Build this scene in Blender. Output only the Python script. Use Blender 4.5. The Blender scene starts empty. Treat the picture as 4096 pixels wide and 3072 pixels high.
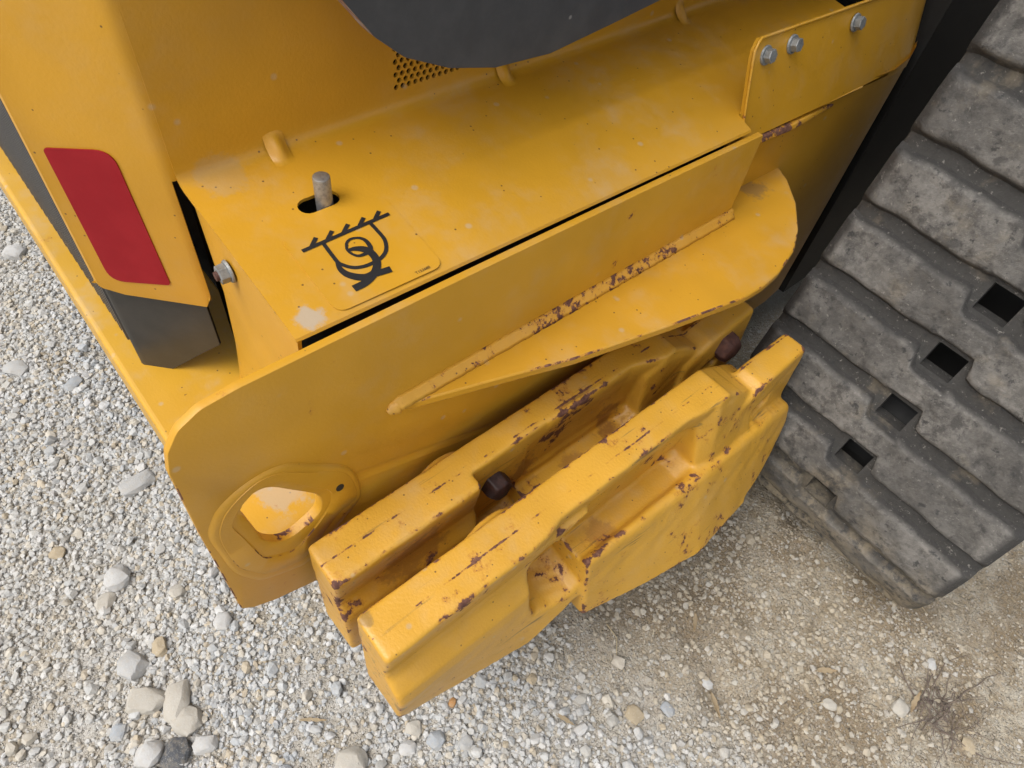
import bpy, bmesh, math, random
import numpy as np
from mathutils import Vector, Matrix
random.seed(7); rng = np.random.default_rng(7)
R = math.radians
S = bpy.context.scene
COL = S.collection

# ------------------------------------------------------------------ camera
# axes of the place: x = outwards from the loader's side, y = towards its front, z = up
cam_d = bpy.data.cameras.new("camera"); cam = bpy.data.objects.new("camera", cam_d); COL.objects.link(cam)
ex = Vector((.63932, .76199, .10314)); ey = Vector((.64830, -.46201, -.60519)); ez = Vector((-.41349, .45378, -.78937))
M = Matrix((ex, -ey, -ez)).transposed().to_4x4(); M.translation = Vector((0, 0, 1.25))
cam.matrix_world = M
cam_d.sensor_width = 36; cam_d.lens = 24.412; cam_d.clip_start = .02; cam_d.clip_end = 500
S.camera = cam

# ------------------------------------------------------------------ light
SUN_EL, SUN_AZ = 56, 192           # azimuth: clockwise from +y
w = bpy.data.worlds.new("World"); S.world = w; w.use_nodes = True
nt = w.node_tree; bg = nt.nodes["Background"]
sky = nt.nodes.new("ShaderNodeTexSky"); sky.sky_type = 'NISHITA'; sky.sun_disc = False
sky.sun_elevation = R(SUN_EL); sky.sun_rotation = R(SUN_AZ); sky.dust_density = 4; sky.air_density = 1.2; sky.ozone_density = .6
hs = nt.nodes.new("ShaderNodeHueSaturation"); hs.inputs["Saturation"].default_value = .30
nt.links.new(sky.outputs[0], hs.inputs["Color"]); nt.links.new(hs.outputs[0], bg.inputs[0])
bg.inputs[1].default_value = .15
sd = bpy.data.lights.new("sun", 'SUN'); sd.energy = 1.15; sd.angle = R(40); sd.color = (1, .975, .94)
sun = bpy.data.objects.new("sun", sd); COL.objects.link(sun)
az, el = R(SUN_AZ), R(SUN_EL)
sdir = Vector((math.sin(az) * math.cos(el), math.cos(az) * math.cos(el), math.sin(el)))
sun.rotation_euler = sdir.to_track_quat('Z', 'Y').to_euler(); sun.location = sdir * 6
vs = S.view_settings; vs.view_transform = 'Standard'; vs.look = 'None'; vs.gamma = 1; vs.use_curve_mapping = False
vs.exposure = .50
S.cycles.max_bounces = 5; S.cycles.diffuse_bounces = 3; S.cycles.glossy_bounces = 2; S.cycles.transmission_bounces = 1; S.cycles.use_denoising = True
S.cycles.use_adaptive_sampling = True; S.cycles.adaptive_threshold = .02; S.cycles.caustics_reflective = False; S.cycles.caustics_refractive = False

# ------------------------------------------------------------------ materials
def mat(name):
    m = bpy.data.materials.new(name); m.use_nodes = True
    return m, m.node_tree, m.node_tree.nodes["Principled BSDF"]
class NT:
    """small node helper"""
    def __init__(s, t): s.t = t; s.tc = t.nodes.new("ShaderNodeTexCoord").outputs["Object"]
    def n(s, typ, **kw):
        x = s.t.nodes.new(typ)
        for k, v in kw.items():
            if k.startswith("i_"): x.inputs[k[2:].replace("_", " ")].default_value = v
            else: setattr(x, k, v)
        return x
    def l(s, a, b): s.t.links.new(a, b)
    def noise(s, scale, detail=4, rough=.55, stretch=None, off=0.0):
        x = s.n("ShaderNodeTexNoise"); x.inputs["Scale"].default_value = scale; x.inputs["Detail"].default_value = detail; x.inputs["Roughness"].default_value = rough
        v = s.tc
        if stretch or off:
            mp = s.n("ShaderNodeMapping"); mp.inputs["Scale"].default_value = stretch or (1, 1, 1); mp.inputs["Location"].default_value = (off, off * 1.7, off * .6); s.l(v, mp.inputs[0]); v = mp.outputs[0]
        s.l(v, x.inputs["Vector"]); return x.outputs["Fac"]
    def voro(s, scale, feat='F1', out="Distance", rnd=1.0):
        x = s.n("ShaderNodeTexVoronoi"); x.feature = feat; x.inputs["Scale"].default_value = scale; x.inputs["Randomness"].default_value = rnd
        s.l(s.tc, x.inputs["Vector"]); return x.outputs[out]
    def ramp(s, v, a, b, lo=0., hi=1.):
        x = s.n("ShaderNodeMapRange"); x.clamp = True; x.interpolation_type = 'SMOOTHSTEP'
        x.inputs[1].default_value = a; x.inputs[2].default_value = b; x.inputs[3].default_value = lo; x.inputs[4].default_value = hi
        s.l(v, x.inputs[0]); return x.outputs[0]
    def math(s, op, a, b=0.):
        x = s.n("ShaderNodeMath", operation=op)
        for i, v in enumerate((a, b)):
            if isinstance(v, (int, float)): x.inputs[i].default_value = v
            else: s.l(v, x.inputs[i])
        return x.outputs[0]
    def mix(s, f, a, b, blend='MIX'):
        x = s.n("ShaderNodeMix", data_type='RGBA', blend_type=blend)
        for i, v in ((0, f), (6, a), (7, b)):
            if isinstance(v, (int, float)): x.inputs[i].default_value = v
            elif isinstance(v, tuple): x.inputs[i].default_value = (*v, 1)
            else: s.l(v, x.inputs[i])
        return x.outputs[2]
    def bump(s, h, strength, dist=.002, normal=None):
        x = s.n("ShaderNodeBump"); x.inputs["Strength"].default_value = strength; x.inputs["Distance"].default_value = dist
        s.l(h, x.inputs["Height"])
        if normal is not None: s.l(normal, x.inputs["Normal"])
        return x.outputs[0]

YEL = (.535, .272, .018)
def paint(name, base=YEL, rough=.36, rust=.0, edge=0., dust=.25, specks=.5, coat=.15, gray=0., orange_peel=.25, seam=None, stains=(), rscale=38, streak=0.):
    """machine enamel with dust, chips and rust; rust = share of bare patches, edge = extra on worn edges"""
    m, t, b = mat(name); N = NT(t)
    geo = N.n("ShaderNodeNewGeometry")
    v1 = N.noise(7, 2, .6); v2 = N.noise(34, 3, .6)
    c = N.mix(N.ramp(v1, .3, .7), tuple(x * .93 for x in base), tuple(min(1, x * 1.05) for x in base))
    # dust settles in soft patches
    dm = N.math('MULTIPLY', N.ramp(N.noise(11, 4, .65, off=3.1), .42, .75), N.ramp(v2, .25, .7))
    sep = N.n("ShaderNodeSeparateXYZ"); N.l(geo.outputs["Normal"], sep.inputs[0])
    up = N.ramp(sep.outputs[2], -.2, .9, .35, 1.)
    dm = N.math('MULTIPLY', N.math('MULTIPLY', dm, up), dust)
    c = N.mix(dm, c, (.42, .36, .27))
    # small stone chips and grime specks
    vo = N.n("ShaderNodeTexVoronoi"); vo.inputs["Scale"].default_value = 150; N.l(N.tc, vo.inputs["Vector"])
    cs = N.n("ShaderNodeSeparateColor"); N.l(vo.outputs["Color"], cs.inputs[0])
    sp = N.math('MULTIPLY', N.ramp(vo.outputs["Distance"], .22, .12), N.ramp(cs.outputs[0], 1 - .055 * specks, 1 - .05 * specks))
    c = N.mix(N.math('MULTIPLY', sp, .85), c, (.09, .045, .02))
    vo2 = N.n("ShaderNodeTexVoronoi"); vo2.inputs["Scale"].default_value = 60; N.l(N.tc, vo2.inputs["Vector"])
    cs2 = N.n("ShaderNodeSeparateColor"); N.l(vo2.outputs["Color"], cs2.inputs[0])
    sp2 = N.math('MULTIPLY', N.ramp(vo2.outputs["Distance"], .30, .12), N.ramp(cs2.outputs[1], .955, .965))
    c = N.mix(N.math('MULTIPLY', sp2, .45 * min(1, dust * 3)), c, (.42, .37, .28))
    for cen, rad, scol, amt in stains:      # dried mud and grime that sits in one spot
        vm = N.n("ShaderNodeVectorMath", operation='DISTANCE'); N.l(N.tc, vm.inputs[0]); vm.inputs[1].default_value = cen
        dd = N.math('ADD', N.math('DIVIDE', vm.outputs["Value"], rad), N.math('MULTIPLY', N.math('SUBTRACT', N.noise(45, 7, .7, off=cen[1]), .5), 2.2))
        c = N.mix(N.math('MULTIPLY', N.ramp(dd, .95, .55), amt), c, scol)
    if streak:       # rub marks along the machine
        sk = N.math('MULTIPLY', N.ramp(N.noise(130, 3, .6, (1, .035, 1), 4.), .60, .66), N.ramp(N.noise(8, 2, .5, off=2.2), .50, .66))
        c = N.mix(N.math('MULTIPLY', sk, streak), c, (.10, .075, .035))
    rm = None
    if rust or edge:
        n = N.noise(rscale, 6, .68, off=1.3); big = N.noise(9, 1, .5, off=5.7)
        val = N.math('ADD', n, N.math('MULTIPLY', N.math('SUBTRACT', big, .5), .45))
        if edge:
            pt = N.ramp(geo.outputs["Pointiness"], .503, .545)
            val = N.math('ADD', val, N.math('MULTIPLY', pt, edge))
        if seam is not None:     # chipped parting line of the casting
            px = N.n("ShaderNodeSeparateXYZ"); N.l(N.tc, px.inputs[0])
            off = N.math('ABSOLUTE', N.math('SUBTRACT', px.outputs[0], seam))
            line = N.math('MULTIPLY', N.ramp(off, .0022, .0006), N.ramp(sep.outputs[2], .6, .9))
            val = N.math('ADD', val, N.math('MULTIPLY', line, .13))
        thr = .86 - rust
        rm = N.ramp(val, thr, thr + .018); halo = N.ramp(val, thr - .07, thr + .02)
        c = N.mix(N.math('MULTIPLY', halo, .6), c, (.36, .125, .018))
        rc = N.mix(N.ramp(N.noise(160, 4, .6), .35, .7), (.085, .032, .022), (.19, .085, .05))
        c = N.mix(rm, c, rc)
    N.l(c, b.inputs["Base Color"])
    rr = N.math('ADD', N.math('MULTIPLY', v2, .14), rough - .05)
    rr = N.math('ADD', rr, N.math('MULTIPLY', dm, .5))
    if rm is not None: rr = N.math('ADD', rr, N.math('MULTIPLY', rm, .4))
    N.l(rr, b.inputs["Roughness"])
    b.inputs["Specular IOR Level"].default_value = .45
    nb = N.bump(N.noise(300, 1, .5), orange_peel, .0006)
    N.l(nb, b.inputs["Normal"])
    return m

def simple(name, base, rough, metallic=0., var=.3, nscale=60, bump=.2, bscale=300, second=None, a=.4, b2=.7, bdist=.001):
    m, t, b = mat(name); N = NT(t)
    s2 = second or tuple(x * (1 - var) for x in base)
    c = N.mix(N.ramp(N.noise(nscale, 6, .65), a, b2), base, s2); N.l(c, b.inputs["Base Color"])
    b.inputs["Roughness"].default_value = rough; b.inputs["Metallic"].default_value = metallic
    N.l(N.bump(N.noise(bscale, 4, .6), bump, bdist), b.inputs["Normal"])
    return m

MAT = {}
MAT['sheet'] = paint("yellow_sheet_paint", dust=.30, specks=.8, stains=[((-.412, .172, .775), .018, (.38, .35, .30), .7), ((-.603, .19, .80), .030, (.36, .28, .17), .3)])
MAT['plate'] = paint("yellow_plate_paint", rust=.10, dust=.28, specks=1.0, rough=.42, stains=[((-.395, .895, .635), .030, (.17, .12, .07), .55)])
MAT['rim'] = paint("rusted_plate_rim", rust=.36, dust=.2, specks=1.)
MAT['plate_edge'] = paint("yellow_edge_worn_paint", rust=.22, edge=.10, dust=.3, specks=1.)
MAT['weld'] = paint("rusted_weld_paint", base=(.60, .31, .035), rust=.285, dust=.35, specks=2., rough=.45, rscale=75)
MAT['cast'] = paint("yellow_casting_paint", base=(.585, .310, .032), rust=.20, edge=.16, dust=.3, specks=1.6, rough=.38, orange_peel=.6, seam=-.222, streak=.7, stains=[((-.19, .335, .36), .030, (.20, .08, .03), .55), ((-.185, .43, .385), .030, (.24, .10, .035), .45), ((-.178, .094, .35), .013, (.09, .07, .045), .6), ((-.244, .10, .50), .012, (.12, .09, .05), .5)])
MAT['cast_inner'] = paint("yellow_casting_paint_inner", base=(.585, .310, .032), rust=.215, edge=.15, dust=.3, specks=1.6, rough=.38, orange_peel=.6, seam=-.323, streak=.5, stains=[((-.305, .40, .41), .035, (.22, .085, .03), .7), ((-.30, .57, .40), .035, (.22, .085, .03), .7), ((-.285, .20, .43), .055, (.20, .085, .03), .55), ((-.29, .48, .39), .03, (.24, .10, .035), .5)])
MAT['dirty'] = paint("yellow_dusty_paint", base=(.55, .300, .022), dust=.55, specks=1.2, rust=.06, stains=[((-.45, .12, .48), .05, (.40, .37, .31), .55)])
MAT['zinc'] = simple("zinc_steel", (.42, .42, .41), .45, .85, .35, 200)
MAT['zincdull'] = simple("dull_zinc", (.30, .31, .305), .55, .6, .35, 120)
MAT['rust'] = simple("rusted_steel", (.075, .032, .024), .75, .1, .5, 90, .6, 200, second=(.14, .06, .04))
MAT['rustdark'] = simple("dark_rusted_steel", (.030, .014, .012), .55, .2, .5, 70, .6, 160, second=(.07, .032, .024))
MAT['black'] = simple("black_shade_fill", (.010, .010, .010), .6, 0, .3, 30)  # black colour carries the deep shade of the track well and belt inside
MAT['void'] = simple("inner_shade_fill", (.02, .017, .012), .8, 0, .4, 20)  # near-black colour stands in for shade behind panels and openings
MAT['print'] = simple("black_decal_print", (.012, .012, .013), .5, 0, .2, 60, .05)
MAT['strap'] = simple("brown_track_edge", (.10, .075, .05), .9, 0, .5, 40, .6, 90)

def boom_mat():
    m, t, b = mat("dark_grey_boom_paint"); N = NT(t)
    c = N.mix(N.ramp(N.noise(26, 6, .65), .35, .7), (.043, .047, .054), (.060, .064, .071))
    vo = N.n("ShaderNodeTexVoronoi"); vo.inputs["Scale"].default_value = 70; N.l(N.tc, vo.inputs["Vector"])
    cs = N.n("ShaderNodeSeparateColor"); N.l(vo.outputs["Color"], cs.inputs[0])
    sp = N.math('MULTIPLY', N.ramp(vo.outputs["Distance"], .2, .08), N.ramp(cs.outputs[0], .95, .96))
    c = N.mix(N.math('MULTIPLY', sp, .6), c, (.3, .3, .3)); N.l(c, b.inputs["Base Color"]); b.inputs["Roughness"].default_value = .42
    N.l(N.bump(N.noise(300, 3), .12, .001), b.inputs["Normal"]); return m
MAT['boom'] = boom_mat()
MAT['boomedge'] = simple("rusty_boom_edge", (.26, .23, .22), .8, 0, .3, 60, .6, 120, second=(.20, .085, .045), a=.42, b2=.55)
def guard_mat():
    m, t, b = mat("dark_grey_plastic"); N = NT(t)
    c = N.mix(N.ramp(N.noise(18, 5, .6), .35, .7), (.026, .024, .021), (.040, .036, .030)); N.l(c, b.inputs["Base Color"])
    b.inputs["Roughness"].default_value = .36
    N.l(N.bump(N.noise(500, 2), .15, .0008), b.inputs["Normal"]); return m
MAT['guard'] = guard_mat()
MAT['grille'] = simple("grey_grille_plastic", (.06, .06, .062), .38, 0, .3, 40, .2, 300)
def red_mat():
    m, t, b = mat("red_reflective_film"); N = NT(t)
    c = N.mix(N.ramp(N.noise(24, 6, .65), .35, .75), (.265, .005, .011), (.31, .010, .016))
    sc = N.ramp(N.noise(40, 8, .7, (1, 1, .3), 2.), .66, .74); c = N.mix(N.math('MULTIPLY', sc, .35), c, (.5, .14, .12))
    N.l(c, b.inputs["Base Color"]); b.inputs["Roughness"].default_value = .5; b.inputs["Specular IOR Level"].default_value = .25
    N.l(N.bump(N.noise(900, 1), .08, .0004), b.inputs["Normal"]); return m
MAT['red'] = red_mat()
def rubber(name, top, low, amt):
    m, t, b = mat(name); N = NT(t)
    att = N.n("ShaderNodeAttribute", attribute_name="worn")
    n1 = N.noise(55, 10, .72); n2 = N.noise(14, 5, .6, off=4.)
    worn = N.math('MULTIPLY', att.outputs["Fac"], N.ramp(N.math('ADD', n1, N.math('MULTIPLY', N.math('SUBTRACT', n2, .5), .6)), .34, .52, .25, 1.))
    tone = N.mix(N.ramp(N.noise(42, 7, .72, off=6.), .36, .64), tuple(x * .66 for x in top), tuple(x * 1.22 for x in top))
    c = N.mix(worn, low, tone)
    c = N.mix(N.math('MULTIPLY', N.ramp(N.noise(150, 6, .75, off=2.), .58, .70), amt), c, (.34, .32, .285))
    c = N.mix(N.math('MULTIPLY', N.ramp(N.noise(70, 6, .65, off=12.), .58, .68), .85), c, (.028, .028, .028))
    pz = N.n("ShaderNodeSeparateXYZ"); N.l(N.tc, pz.inputs[0])      # mud picked up near the ground
    mud = N.math('MULTIPLY', N.ramp(N.math('ADD', pz.outputs[2], N.math('MULTIPLY', N.math('SUBTRACT', n2, .5), .5)), .34, .06), N.ramp(n1, .36, .56))
    c = N.mix(N.math('MAXIMUM', N.math('MULTIPLY', mud, .85), N.math('MULTIPLY', N.ramp(N.noise(16, 5, .65, off=7.), .56, .72), .45 * amt)), c, (.30, .245, .165))
    N.l(c, b.inputs["Base Color"]); N.l(N.ramp(n1, .3, .7, .62, .9), b.inputs["Roughness"])
    nb = N.bump(N.noise(130, 8, .7), .75, .004); nb = N.bump(N.noise(700, 3, .6), .5, .001, nb); N.l(nb, b.inputs["Normal"])
    return m
MAT['lug'] = rubber("worn_rubber", (.152, .143, .130), (.032, .030, .028), .45)
MAT['belt'] = rubber("dark_rubber", (.08, .077, .073), (.042, .040, .037), .7)

# ------------------------------------------------------------------ object helpers
def link(o, parent=None, mats=None):
    COL.objects.link(o)
    if parent is not None:
        o.parent = parent; o.matrix_parent_inverse = parent.matrix_world.inverted()
    return o
def mesh_obj(name, verts, faces, material, parent=None, smooth=False):
    me = bpy.data.meshes.new(name); me.from_pydata([tuple(v) for v in verts], [], faces); me.update()
    o = bpy.data.objects.new(name, me); me.materials.append(MAT[material] if isinstance(material, str) else material)
    if smooth: me.polygons.foreach_set("use_smooth", [True] * len(me.polygons))
    return link(o, parent)
def bm_obj(name, bm, material, parent=None, smooth=False):
    bmesh.ops.recalc_face_normals(bm, faces=bm.faces)
    me = bpy.data.meshes.new(name); bm.to_mesh(me); bm.free()
    o = bpy.data.objects.new(name, me); me.materials.append(MAT[material] if isinstance(material, str) else material)
    if smooth: me.polygons.foreach_set("use_smooth", [True] * len(me.polygons))
    return link(o, parent)
def bevel(o, wd, seg=2, ang=35):
    m = o.modifiers.new("bevel", 'BEVEL'); m.width = wd; m.segments = seg; m.limit_method = 'ANGLE'; m.angle_limit = R(ang); m.harden_normals = False
    return o
def smooth_by_angle(o, ang=35):
    me = o.data; me.polygons.foreach_set("use_smooth", [True] * len(me.polygons))
    me.set_sharp_from_angle(angle=R(ang)); return o
def apply_mods(o):
    dg = bpy.context.evaluated_depsgraph_get(); dg.update()
    me = bpy.data.meshes.new_from_object(o.evaluated_get(dg)); o.modifiers.clear(); old = o.data; o.data = me; bpy.data.meshes.remove(old); return o
def sheet(o, th, view=(0, 0, 1.25)):
    me = o.data; k = sum((Vector(view) - p.center).normalized().dot(p.normal) * p.area for p in me.polygons)
    if k < 0: me.flip_normals()
    m = o.modifiers.new("t", 'SOLIDIFY'); m.thickness = th; m.offset = -1; bpy.context.view_layer.update(); return apply_mods(o)
def prism(bm, poly, fn, t0, t1):
    """closed prism; fn(u, v, t) -> world point"""
    a = [bm.verts.new(fn(u, v, t0)) for u, v in poly]; b = [bm.verts.new(fn(u, v, t1)) for u, v in poly]
    bm.faces.new(a); bm.faces.new(list(reversed(b))); n = len(poly)
    for i in range(n): bm.faces.new((a[i], b[i], b[(i + 1) % n], a[(i + 1) % n]))
def loft(bm, rings):
    V = [[bm.verts.new(p) for p in r] for r in rings]; n = len(rings[0])
    bm.faces.new(V[0]); bm.faces.new(list(reversed(V[-1])))
    for k in range(len(V) - 1):
        for i in range(n): bm.faces.new((V[k][i], V[k + 1][i], V[k + 1][(i + 1) % n], V[k][(i + 1) % n]))
def rounded(poly, r, seg=5):
    """round the corners of a polygon; r one radius or a list"""
    out = []; n = len(poly)
    for i in range(n):
        p0, p, p1 = (Vector(poly[i - 1]), Vector(poly[i]), Vector(poly[(i + 1) % n])); ri = r[i] if isinstance(r, (list, tuple)) else r
        if ri <= 0: out.append(tuple(p)); continue
        d0, d1 = (p0 - p), (p1 - p); l0, l1 = d0.length, d1.length; d0 /= l0; d1 /= l1
        an = d0.angle(d1); tl = min(ri / math.tan(an / 2), l0 * .49, l1 * .49)
        a, b = p + d0 * tl, p + d1 * tl
        for k in range(seg + 1):
            q = k / seg; out.append(tuple(a * (1 - q) ** 2 + p * 2 * q * (1 - q) + b * q * q))
    return out
def smooth_closed(pts, n=4):
    """Catmull-Rom through a closed list of points"""
    P = [np.array(p, float) for p in pts]; m = len(P); out = []
    for i in range(m):
        p0, p1, p2, p3 = P[i - 1], P[i], P[(i + 1) % m], P[(i + 2) % m]
        for k in range(n):
            t = k / n; out.append(tuple(.5 * ((2 * p1) + (-p0 + p2) * t + (2 * p0 - 5 * p1 + 4 * p2 - p3) * t * t + (-p0 + 3 * p1 - 3 * p2 + p3) * t ** 3)))
    return out
def frame_of(axis):
    a = Vector(axis).normalized(); u = a.orthogonal().normalized(); return a, u, a.cross(u)
def cyl(bm, c, axis, r0, r1, h, n=24, rot=0.):
    a, u, v = frame_of(axis); c = Vector(c)
    rings = []
    for rr, hh in ((r0, 0), (r1, h)):
        rings.append([c + a * hh + (u * math.cos(2 * math.pi * i / n + rot) + v * math.sin(2 * math.pi * i / n + rot)) * rr for i in range(n)])
    loft(bm, rings)
def boolean(o, cutter, op='DIFFERENCE', solver='EXACT'):
    m = o.modifiers.new("cut", 'BOOLEAN'); m.operation = op; m.object = cutter; m.solver = solver
    apply_mods(o); me = cutter.data; bpy.data.objects.remove(cutter); bpy.data.meshes.remove(me)
def tag(o, label, cat, group=None, kind=None):
    if label: o["label"] = label
    if cat: o["category"] = cat
    if group: o["group"] = group
    if kind: o["kind"] = kind
    return o

# ------------------------------------------------------------------ ground
def hsh(x, y):
    return (np.sin(x * 3.1 + 1.2) * np.cos(y * 2.7 - .4) + .5 * np.sin(x * 8.3 + y * 5.1) + .3 * np.cos(x * 17.1 - y * 13.3 + 2.) + .2 * np.sin(x * 31 + y * 37))
PITS = [(-.045, .985, .026, .020), (.022, .735, .020, .016), (-.03, .61, .022, .014), (.075, .575, .03, .020), (-.16, .53, .03, .014), (-.075, .70, .02, .012), (.0, .93, .016, .012), (.12, .83, .015, .010)]
def gz(x, y):
    z = .0045 * hsh(x, y)
    for px, py, r, d in PITS:
        q = ((x - px) ** 2 + (y - py) ** 2) / (r * r); z = z - d * np.exp(-q)
        z = z + d * .35 * np.exp(-(((x - px + r * 1.1) ** 2 + (y - py + r * .4) ** 2) / (r * r)))
    # a low bank of soil pushed up behind the track
    z = z + .010 * np.exp(-((y - .985) / .05) ** 2) * (1 / (1 + np.exp(-(x + .3) / .03))) * (1 / (1 + np.exp((x - .22) / .03)))
    return z - .006
def dirtness(x, y):
    a = 1 / (1 + np.exp(-(y - .46 - .05 * np.sin(x * 9)) / .045)); b = 1 / (1 + np.exp(-(x + .42 + .1 * np.sin(y * 7)) / .06))
    return np.clip(a * b, 0, 1)
def ground():
    m, t, b = mat("gravelly_soil"); N = NT(t)
    att = N.n("ShaderNodeAttribute", attribute_name="soil")
    dirt = N.mix(N.ramp(N.noise(4, 6, .6), .3, .7), (.33, .275, .195), (.47, .425, .345))
    dirt = N.mix(N.ramp(N.noise(30, 6, .7), .4, .65), dirt, (.28, .225, .15)); dirt = N.mix(N.math('MULTIPLY', N.ramp(N.noise(6, 5, .68, off=8.), .44, .58), .8), dirt, (.225, .17, .105))
    grav = N.mix(N.ramp(N.noise(9, 6, .65), .35, .65), (.47, .455, .425), (.40, .355, .285))
    base = N.mix(att.outputs["Fac"], grav, dirt)
    # fine grit: each grain its own colour
    v1 = N.n("ShaderNodeTexVoronoi"); v1.inputs["Scale"].default_value = 210; N.l(N.tc, v1.inputs["Vector"])
    v2 = N.n("ShaderNodeTexVoronoi"); v2.inputs["Scale"].default_value = 420; N.l(N.tc, v2.inputs["Vector"])
    sc = N.n("ShaderNodeSeparateColor"); N.l(v1.outputs["Color"], sc.inputs[0]); sc2 = N.n("ShaderNodeSeparateColor"); N.l(v2.outputs["Color"], sc2.inputs[0])
    g1 = N.mix(sc.outputs[1], (.30, .27, .21), (.60, .59, .57)); g2 = N.mix(sc2.outputs[1], (.26, .22, .16), (.56, .53, .48))
    k1 = N.math('MULTIPLY', N.ramp(sc.outputs[0], .50, .56), N.ramp(v1.outputs["Distance"], .62, .45))
    k2 = N.math('MULTIPLY', N.ramp(sc2.outputs[0], .40, .46), N.ramp(v2.outputs["Distance"], .62, .45))
    keep = N.ramp(att.outputs["Fac"], .2, 1., 1., .42); keep = N.math('MULTIPLY', keep, N.ramp(N.noise(5, 3, .6, off=6.), .35, .6, .55, 1.))
    c = N.mix(N.math('MULTIPLY', N.math('MULTIPLY', k2, keep), .75), base, g2); c = N.mix(N.math('MULTIPLY', N.math('MULTIPLY', k1, keep), .8), c, g1)
    N.l(c, b.inputs["Base Color"]); b.inputs["Roughness"].default_value = .95; b.inputs["Specular IOR Level"].default_value = .2
    h = N.math('ADD', N.math('MULTIPLY', k1, .8), N.math('MULTIPLY', k2, .45))
    nb = N.bump(h, 1., .0035); nb = N.bump(N.noise(45, 4, .7), .9, .008, nb); N.l(nb, b.inputs["Normal"])
    # dense sheet round the loader, wide rings out to the horizon
    xs = np.concatenate([[-200, -60, -20, -8, -4], np.arange(-2.7, 1.21, .012), [2.5, 6, 20, 60, 200]])
    ys = np.concatenate([[-200, -60, -20, -6, -2], np.arange(-.95, 1.9, .012), [3, 6, 20, 60, 200]])
    X, Y = np.meshgrid(xs, ys, indexing='ij'); Z = gz(X, Y)
    far = (np.abs(X + .7) > 2.5) | (np.abs(Y - .5) > 2); Z = np.where(far, -.006, Z)
    V = np.stack([X, Y, Z], -1).reshape(-1, 3); ny = len(ys); nx = len(xs)
    I, J = np.meshgrid(np.arange(nx - 1), np.arange(ny - 1), indexing='ij'); a = (I * ny + J).ravel()
    F = np.stack([a, a + ny, a + ny + 1, a + 1], 1)
    me = bpy.data.meshes.new("ground"); me.from_pydata(V.tolist(), [], F.tolist()); me.materials.append(m)
    me.polygons.foreach_set("use_smooth", [True] * len(F))
    at = me.attributes.new("soil", 'FLOAT', 'POINT'); at.data.foreach_set("value", dirtness(V[:, 0], V[:, 1]).astype(np.float32))
    o = bpy.data.objects.new("ground", me); COL.objects.link(o); o["kind"] = "structure"; return o
ground()

def stone_mat():
    m, t, b = mat("crushed_limestone"); N = NT(t)
    att = N.n("ShaderNodeAttribute", attribute_name="tint")
    c = N.mix(N.math('MULTIPLY', N.ramp(N.noise(120, 3, .65), .4, .7), .28), att.outputs["Color"], (.40, .34, .25))
    c = N.mix(N.math('MULTIPLY', N.ramp(N.noise(420, 2, .6), .55, .75), .30), c, (.60, .595, .58))
    N.l(c, b.inputs["Base Color"]); b.inputs["Roughness"].default_value = .85; b.inputs["Specular IOR Level"].default_value = .25
    N.l(N.bump(N.noise(260, 3, .65), .45, .0015), b.inputs["Normal"]); return m
MAT['stone'] = stone_mat()
TINTS = np.array((.915, .93, .95)) * np.array([(.50, .505, .50), (.44, .455, .465), (.54, .54, .53), (.38, .40, .42), (.54, .49, .41), (.47, .39, .28), (.60, .595, .585), (.42, .41, .385), (.52, .52, .525), (.40, .32, .21), (.14, .14, .145)])
TW = np.array([.17, .15, .15, .09, .13, .06, .08, .09, .06, .015, .005]); TW /= TW.sum()
def hull(n, seed, boxy=.5):
    r = np.random.default_rng(seed); bm = bmesh.new(); ph = r.uniform(0, 6.28)
    for i in range(n):
        z = 1 - 2 * (i + .5) / n; a = i * 2.39996 + ph; q_ = math.sqrt(max(0, 1 - z * z)); d = np.array([q_ * math.cos(a), q_ * math.sin(a), z]) + r.normal(0, .22, 3)
        d /= np.linalg.norm(d); q = d / np.max(np.abs(d)); p = d * (1 - boxy) + q * boxy * .8
        bm.verts.new(p * r.uniform(.88, 1.04))
    bmesh.ops.convex_hull(bm, input=bm.verts); bmesh.ops.delete(bm, geom=[v for v in bm.verts if not v.link_faces], context='VERTS')
    bmesh.ops.triangulate(bm, faces=bm.faces); bm.verts.index_update()
    V = np.array([v.co[:] for v in bm.verts]); F = np.array([[v.index for v in f.verts] for f in bm.faces]); bm.free(); return V, F
def rot_mats(n, tilt):
    q = rng.normal(size=(n, 4)); yaw = rng.uniform(0, 2 * np.pi, n); tx = rng.normal(0, tilt, n); ty = rng.normal(0, tilt, n)
    cz, sz, cx, sx, cy, sy = np.cos(yaw), np.sin(yaw), np.cos(tx), np.sin(tx), np.cos(ty), np.sin(ty); o = np.zeros(n); e = np.ones(n)
    Rz = np.stack([cz, -sz, o, sz, cz, o, o, o, e], 1).reshape(-1, 3, 3); Rx = np.stack([e, o, o, o, cx, -sx, o, sx, cx], 1).reshape(-1, 3, 3); Ry = np.stack([cy, o, sy, o, e, o, -sy, o, cy], 1).reshape(-1, 3, 3)
    return Rz @ Rx @ Ry
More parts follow.
